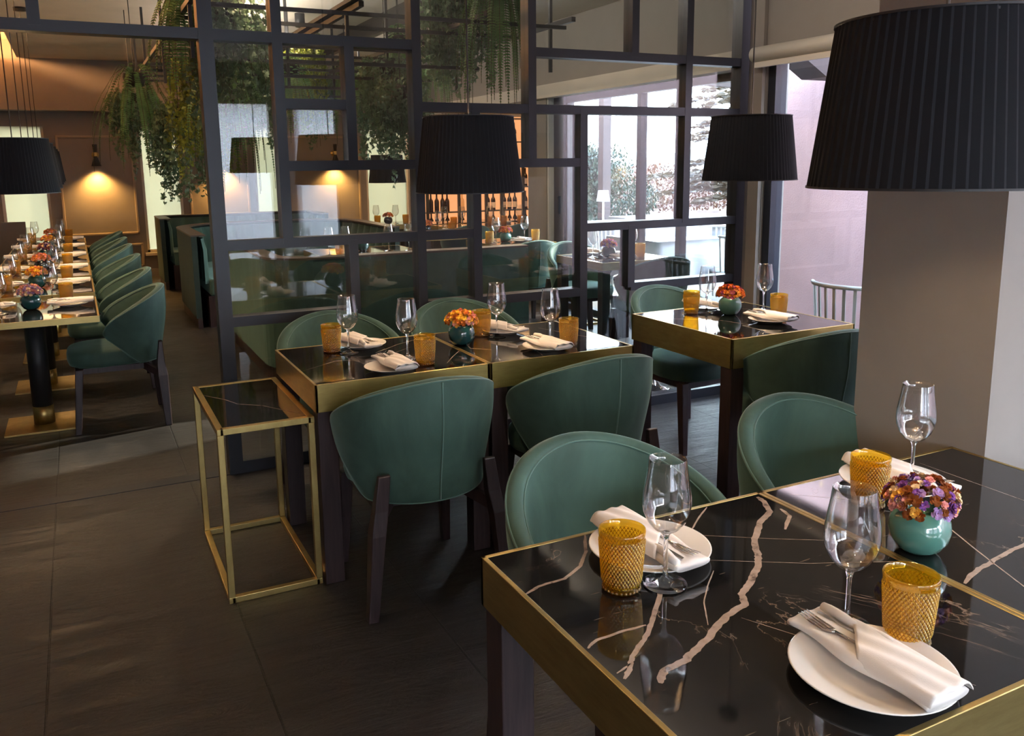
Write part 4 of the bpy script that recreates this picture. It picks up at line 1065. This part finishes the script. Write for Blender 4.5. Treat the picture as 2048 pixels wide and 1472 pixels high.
for x, y, lb in ((5.40, 7.10, 'terrace table with white cloth, front right beyond the glass doors'), (6.3, 9.2, 'terrace table with white cloth, middle row outside the doors'), (7.2, 9.8, 'terrace table with white cloth near the rocks, seen left through the doors'), (7.2, 7.6, 'terrace table with white cloth, rear right outside the doors'), (4.84, 3.22, 'white-clothed terrace table beside the pink wall')):
    ct.at((x, y, 0), 0, lb, 'terrace tables')
def make_slat_chair():
    t = thing('slatted_chair', 'x', 'chair')
    mb = MB()
    for i in range(13):
        a = -1.35+2.7*i/12; x, y = .27*sin(a), -.25*cos(a); mb.bar((x*.9, y*.9, .43), (x, y, .78), .018, .008, up=(-sin(a), cos(a), 0))
    mb.obj('slatted_back', M['metal_white'], t)
    MB().tube([(.275*sin(-1.4+2.8*i/20), -.255*cos(-1.4+2.8*i/20), .785) for i in range(21)], .013, 8).obj('top_rail', M['metal_white'], t, True)
    MB().lathe([(.0005, .42), (.24, .42), (.25, .43), (.24, .45), (.0005, .455)], 28).obj('seat', M['metal_white'], t, True)
    for sx_, sy_ in ((1, 1), (-1, 1), (1, -1), (-1, -1)): MB().tube([(sx_*.17, sy_*.16, .42), (sx_*.22, sy_*.21, 0)], .012, 8).obj('leg', M['metal_white'], t, True)
    return t
sc = Kind(make_slat_chair)
for x, y, rz, lb in ((4.08, 3.50, -1.0, 'white slatted metal chair on the terrace in front of the pink wall'), (5.3, 7.85, pi, 'slatted terrace chair behind the front white-clothed table'), (6.1, 7.3, 1.4, 'slatted terrace chair right of the front white-clothed table'), (5.75, 6.45, 0, 'slatted terrace chair on the near side of the front white-clothed table')):
    sc.at((x, y, 0), rz, lb, 'slatted terrace chairs')
t = thing('table_lamp', 'small white-shaded lamp standing on a terrace table', 'lamp', (5.98, 9.2, .74))
MB().lathe([(.07, 0), (.07, .01), (.012, .02), (.012, .32)], 16).obj('base', M['chrome'], t, True)
MB().lathe([(.085, .27), (.065, .41)], 24).obj('lamp_shade', M['lampshade_white'], t, True)
# chrome trumpet stands just beyond the partition
def make_stand():
    t = thing('chrome_pedestal', 'x', 'pedestal')
    MB().lathe([(.0005, 0), (.125, 0), (.125, .006), (.10, .014), (.05, .035), (.028, .07), (.020, .12)], 36).obj('foot', M['chrome'], t, True)
    MB().lathe([(.020, .12), (.020, .42)], 20).obj('stem', M['chrome'], t, True)
    MB().lathe([(.0005, .42), (.16, .42), (.17, .44), (.16, .50), (.0005, .51)], 32).obj('seat', M['rod'], t, True)
    return t
stn = Kind(make_stand)
stn.at((3.33, 4.50, 0), 0, 'chrome trumpet-footed stool behind the partition, left one', 'chrome stools'); stn.at((3.62, 4.53, 0), 0, 'chrome trumpet-footed stool behind the partition, right one', 'chrome stools')
# gold framed rack by the terrace door
t = thing('gold_console', 'slim gold-framed console by the terrace door', 'console', (4.25, 6.9, 0))
mb = MB(); a, b_, H, w = .12, .22, .60, .02
for z in (w/2, H):
    for s in (-1, 1): mb.bar((-a, s*b_, z), (a, s*b_, z), w, w); mb.bar((s*a, -b_, z), (s*a, b_, z), w, w)
for sx_ in (-1, 1):
    for sy_ in (-1, 1): mb.bar((sx_*a, sy_*b_, 0), (sx_*a, sy_*b_, H), w, w, up=(0, 1, 0))
mb.obj('frame', M['brass'], t); MB().box(-a, a, -b_, b_, H, H+.012).obj('tabletop', M['marble'], t)

# pergola, posts, trees, rocks
t = thing('pergola', 'dark timber pergola over the terrace', 'pergola', (0, 0, 0))
for y in (7.3, 8.3, 9.3): MB().bar((5.6, y, 2.66), (9.2, y, 2.50), .10, .16).obj('beam', M['roofbeam'], t)
for x in (6.6, 7.3, 8.0, 8.7): MB().bar((x, 7.0, 2.76), (x, 9.8, 2.76), .07, .07).obj('rafter', M['roofbeam'], t)
for x, y in ((7.3, 11.2),) : MB().box(x-.07, x+.07, y-.07, y+.07, 0, 2.5).obj('post', M['roofbeam'], t)
tag(MB().box(6.65, 6.80, 11.2, 11.35, -.02, 1.75).obj('garden_post', plaster('pinkish_post', (.22, .14, .12))), 'short square pinkish garden post standing on the terrace', 'post')
t = thing('beam_bracket', 'dark timber bracket sticking out of the pink wall', 'bracket', P(1650, 118, 4.75))
MB().add([(-.35, -.12, 0), (-.35, .12, 0), (.4, .12, 0), (.4, -.12, 0), (-.30, -.12, .22), (-.30, .12, .22), (.4, .12, .22), (.4, -.12, .22), (-.1, -.12, -.14), (-.1, .12, -.14), (.4, .12, -.14), (.4, -.12, -.14)],
         [(0, 4, 7, 3), (1, 2, 6, 5), (4, 5, 6, 7), (0, 1, 5, 4), (0, 3, 11, 8), (1, 9, 10, 2), (0, 8, 9, 1), (8, 11, 10, 9), (3, 7, 6, 2, 10, 11)]).obj('beam_end', M['roofbeam'], t)
def make_bush(seed, R_=(1, 1, 1), n=2600, ls=.12, m_='tree', trunk=True):
    def f():
        t = thing('garden_tree', 'x', 'tree'); rr = random.Random(seed); mb = MB()
        cl = [(Vector((rr.gauss(0, .42)*R_[0], rr.gauss(0, .42)*R_[1], rr.uniform(.1, .95)*R_[2])), rr.uniform(.35, .65)*R_[0]*.8) for _ in range(16)]
        for i in range(n):
            c, s = rr.choice(cl); d = Vector((rr.gauss(0, 1), rr.gauss(0, 1), rr.gauss(0, 1))).normalized()*s*rr.uniform(.6, 1.05)
            p = c+d; q = Vector((rr.uniform(-1, 1), rr.uniform(-1, 1), rr.uniform(-1, 1))).normalized().to_track_quat('Z', 'Y'); w = ls*rr.uniform(.5, 1.1)
            mb.add([p+q@Vector(v_) for v_ in ((-w*.3, 0, 0), (0, -w*.5, 0), (w*.3, 0, 0), (0, w*.6, 0))], [(0, 1, 2, 3)])
        mb.obj('crown', M[m_], t)
        MB().tube([(0, 0, -.5), (.03, 0, .3), (0, .02, .9)], [.09, .07, .03], 8).obj('trunk', M['twig'], t, True)
        return t
    return f
bush = Kind(make_bush(21, (1.05, 1.0, 1.5), 13000, .085))
bush.at((10.75, 16.6, 0), 0, 'green leafy bush tree in the garden, centre of the door view', 'garden trees')
bush.at((11.4, 18.6, .1), 2, 'green leafy tree behind, left in the door view', 'garden trees')
def make_conifer():
    t = thing('conifer', 'brownish conifer with tiered drooping branches at the right of the door view', 'tree'); rr = random.Random(31); mb = MB(); st = MB()
    for k in range(46):
        z = .7+k*.055; ph = rr.uniform(0, 2*pi); ln = rr.uniform(1.5, 2.8)*(1-.12*(k/46))
        d = Vector((cos(ph), sin(ph), 0)); pts = [d*ln*u+Vector((0, 0, z-.25*u*u+.1*u)) for u in (0, .25, .5, .75, 1)]
        st.tube(pts, [.03, .02, .012, .008, .004], 4, caps=False)
        for i in range(150):
            u = rr.uniform(.25, 1); p = d*ln*u+Vector((0, 0, z-.25*u*u+.1*u)); sdv = Vector((-d.y, d.x, 0))*rr.uniform(-.38, .38)*(1-.5*u)
            p = p+sdv+Vector((0, 0, rr.uniform(-.06, .03))); a = rr.uniform(0, pi); w = rr.uniform(.05, .13)
            q = Vector((rr.uniform(-1, 1), rr.uniform(-1, 1), rr.uniform(-.2, 1))).normalized().to_track_quat('Z', 'Y'); mb.add([p+q@Vector(v_) for v_ in ((-w, 0, 0), (0, -w*.35, 0), (w, 0, 0), (0, w*.35, 0))], [(0, 1, 2, 3)])
    mb.obj('foliage', M['conifer'], t); st.obj('branches', M['twig'], t)
    MB().tube([(0, 0, -.4), (0, 0, 2.5), (0, 0, 5)], [.16, .12, .03], 10).obj('trunk', M['twig'], t, True)
    return t
o = make_conifer(); o.location = (13.6, 14.6, 0)
struct(MB().grid(40, 14, lambda u, v: (6+34*u, 23+4*v+1*sin(u*7), -.3+(1.5+.15*sin(u*11)+.1*sin(u*23))*sin(pi*min(1, v*1.2)*.5))).obj('ground_bank', M['rock'], None, True))
struct(MB().grid(60, 12, lambda u, v: (-20+160*u, 70+30*v, -1+(4.5+1.3*sin(u*9)+.8*sin(u*21))*sin(pi*.5*v))).obj('ground_hill', M['hill'], None, True))
mb = MB(); rr = random.Random(9)
for i in range(14000):
    x = rr.uniform(9, 24); p = Vector((x, rr.uniform(20.5, 22.5), rr.uniform(0, 1.25+.2*sin(x*1.7)))); w = .10*rr.uniform(.5, 1.2); q = Vector((rr.uniform(-1, 1), rr.uniform(-1, 1), rr.uniform(-1, 1))).normalized().to_track_quat('Z', 'Y')
    mb.add([p+q@Vector(v_) for v_ in ((-w*.4, 0, 0), (0, -w*.5, 0), (w*.4, 0, 0), (0, w*.6, 0))], [(0, 1, 2, 3)])
hd = mb.obj('hedge_foliage', leafmat('russet_leaf', (.06, .025, .016), (.13, .06, .035), .1)); hd['kind'] = 'stuff'; tag(hd, 'low russet shrubbery behind the terrace', 'shrubs')
t = thing('fairy_lights', 'string of tiny warm fairy lights hung along the top of the pink wall', 'fairy lights')
pts = [(5.1+.12*sin(i*.7), -1.5+i*.16, 2.62+.07*sin(i*.9)) for i in range(44)]
MB().tube(pts, .004, 5).obj('cable', M['rod'], t)
mb = MB()
for p in pts: mb.lathe([(.0005, -.014), (.011, 0), (.0005, .014)], 6, c=p)
o = mb.obj('bulbs', M['fairy'], t); o['kind'] = 'stuff'
# white house across the street, seen only mirrored in the partition
struct(MB().box(-2.5, 5.5, -12, -9, -.1, 3.1).obj('wall_house_opposite', M['white_house']))
struct(MB().grid(80, 4, lambda u, v: (-3+9*u, -8.7-1.8*v, 2.85+.8*v+.04*sin(u*80*2))).obj('trim_13', M['tile_roof']))
struct(MB().box(-4, 9, -8.9, -3.99, -.06, -.01).obj('ground_street', M['rock']))
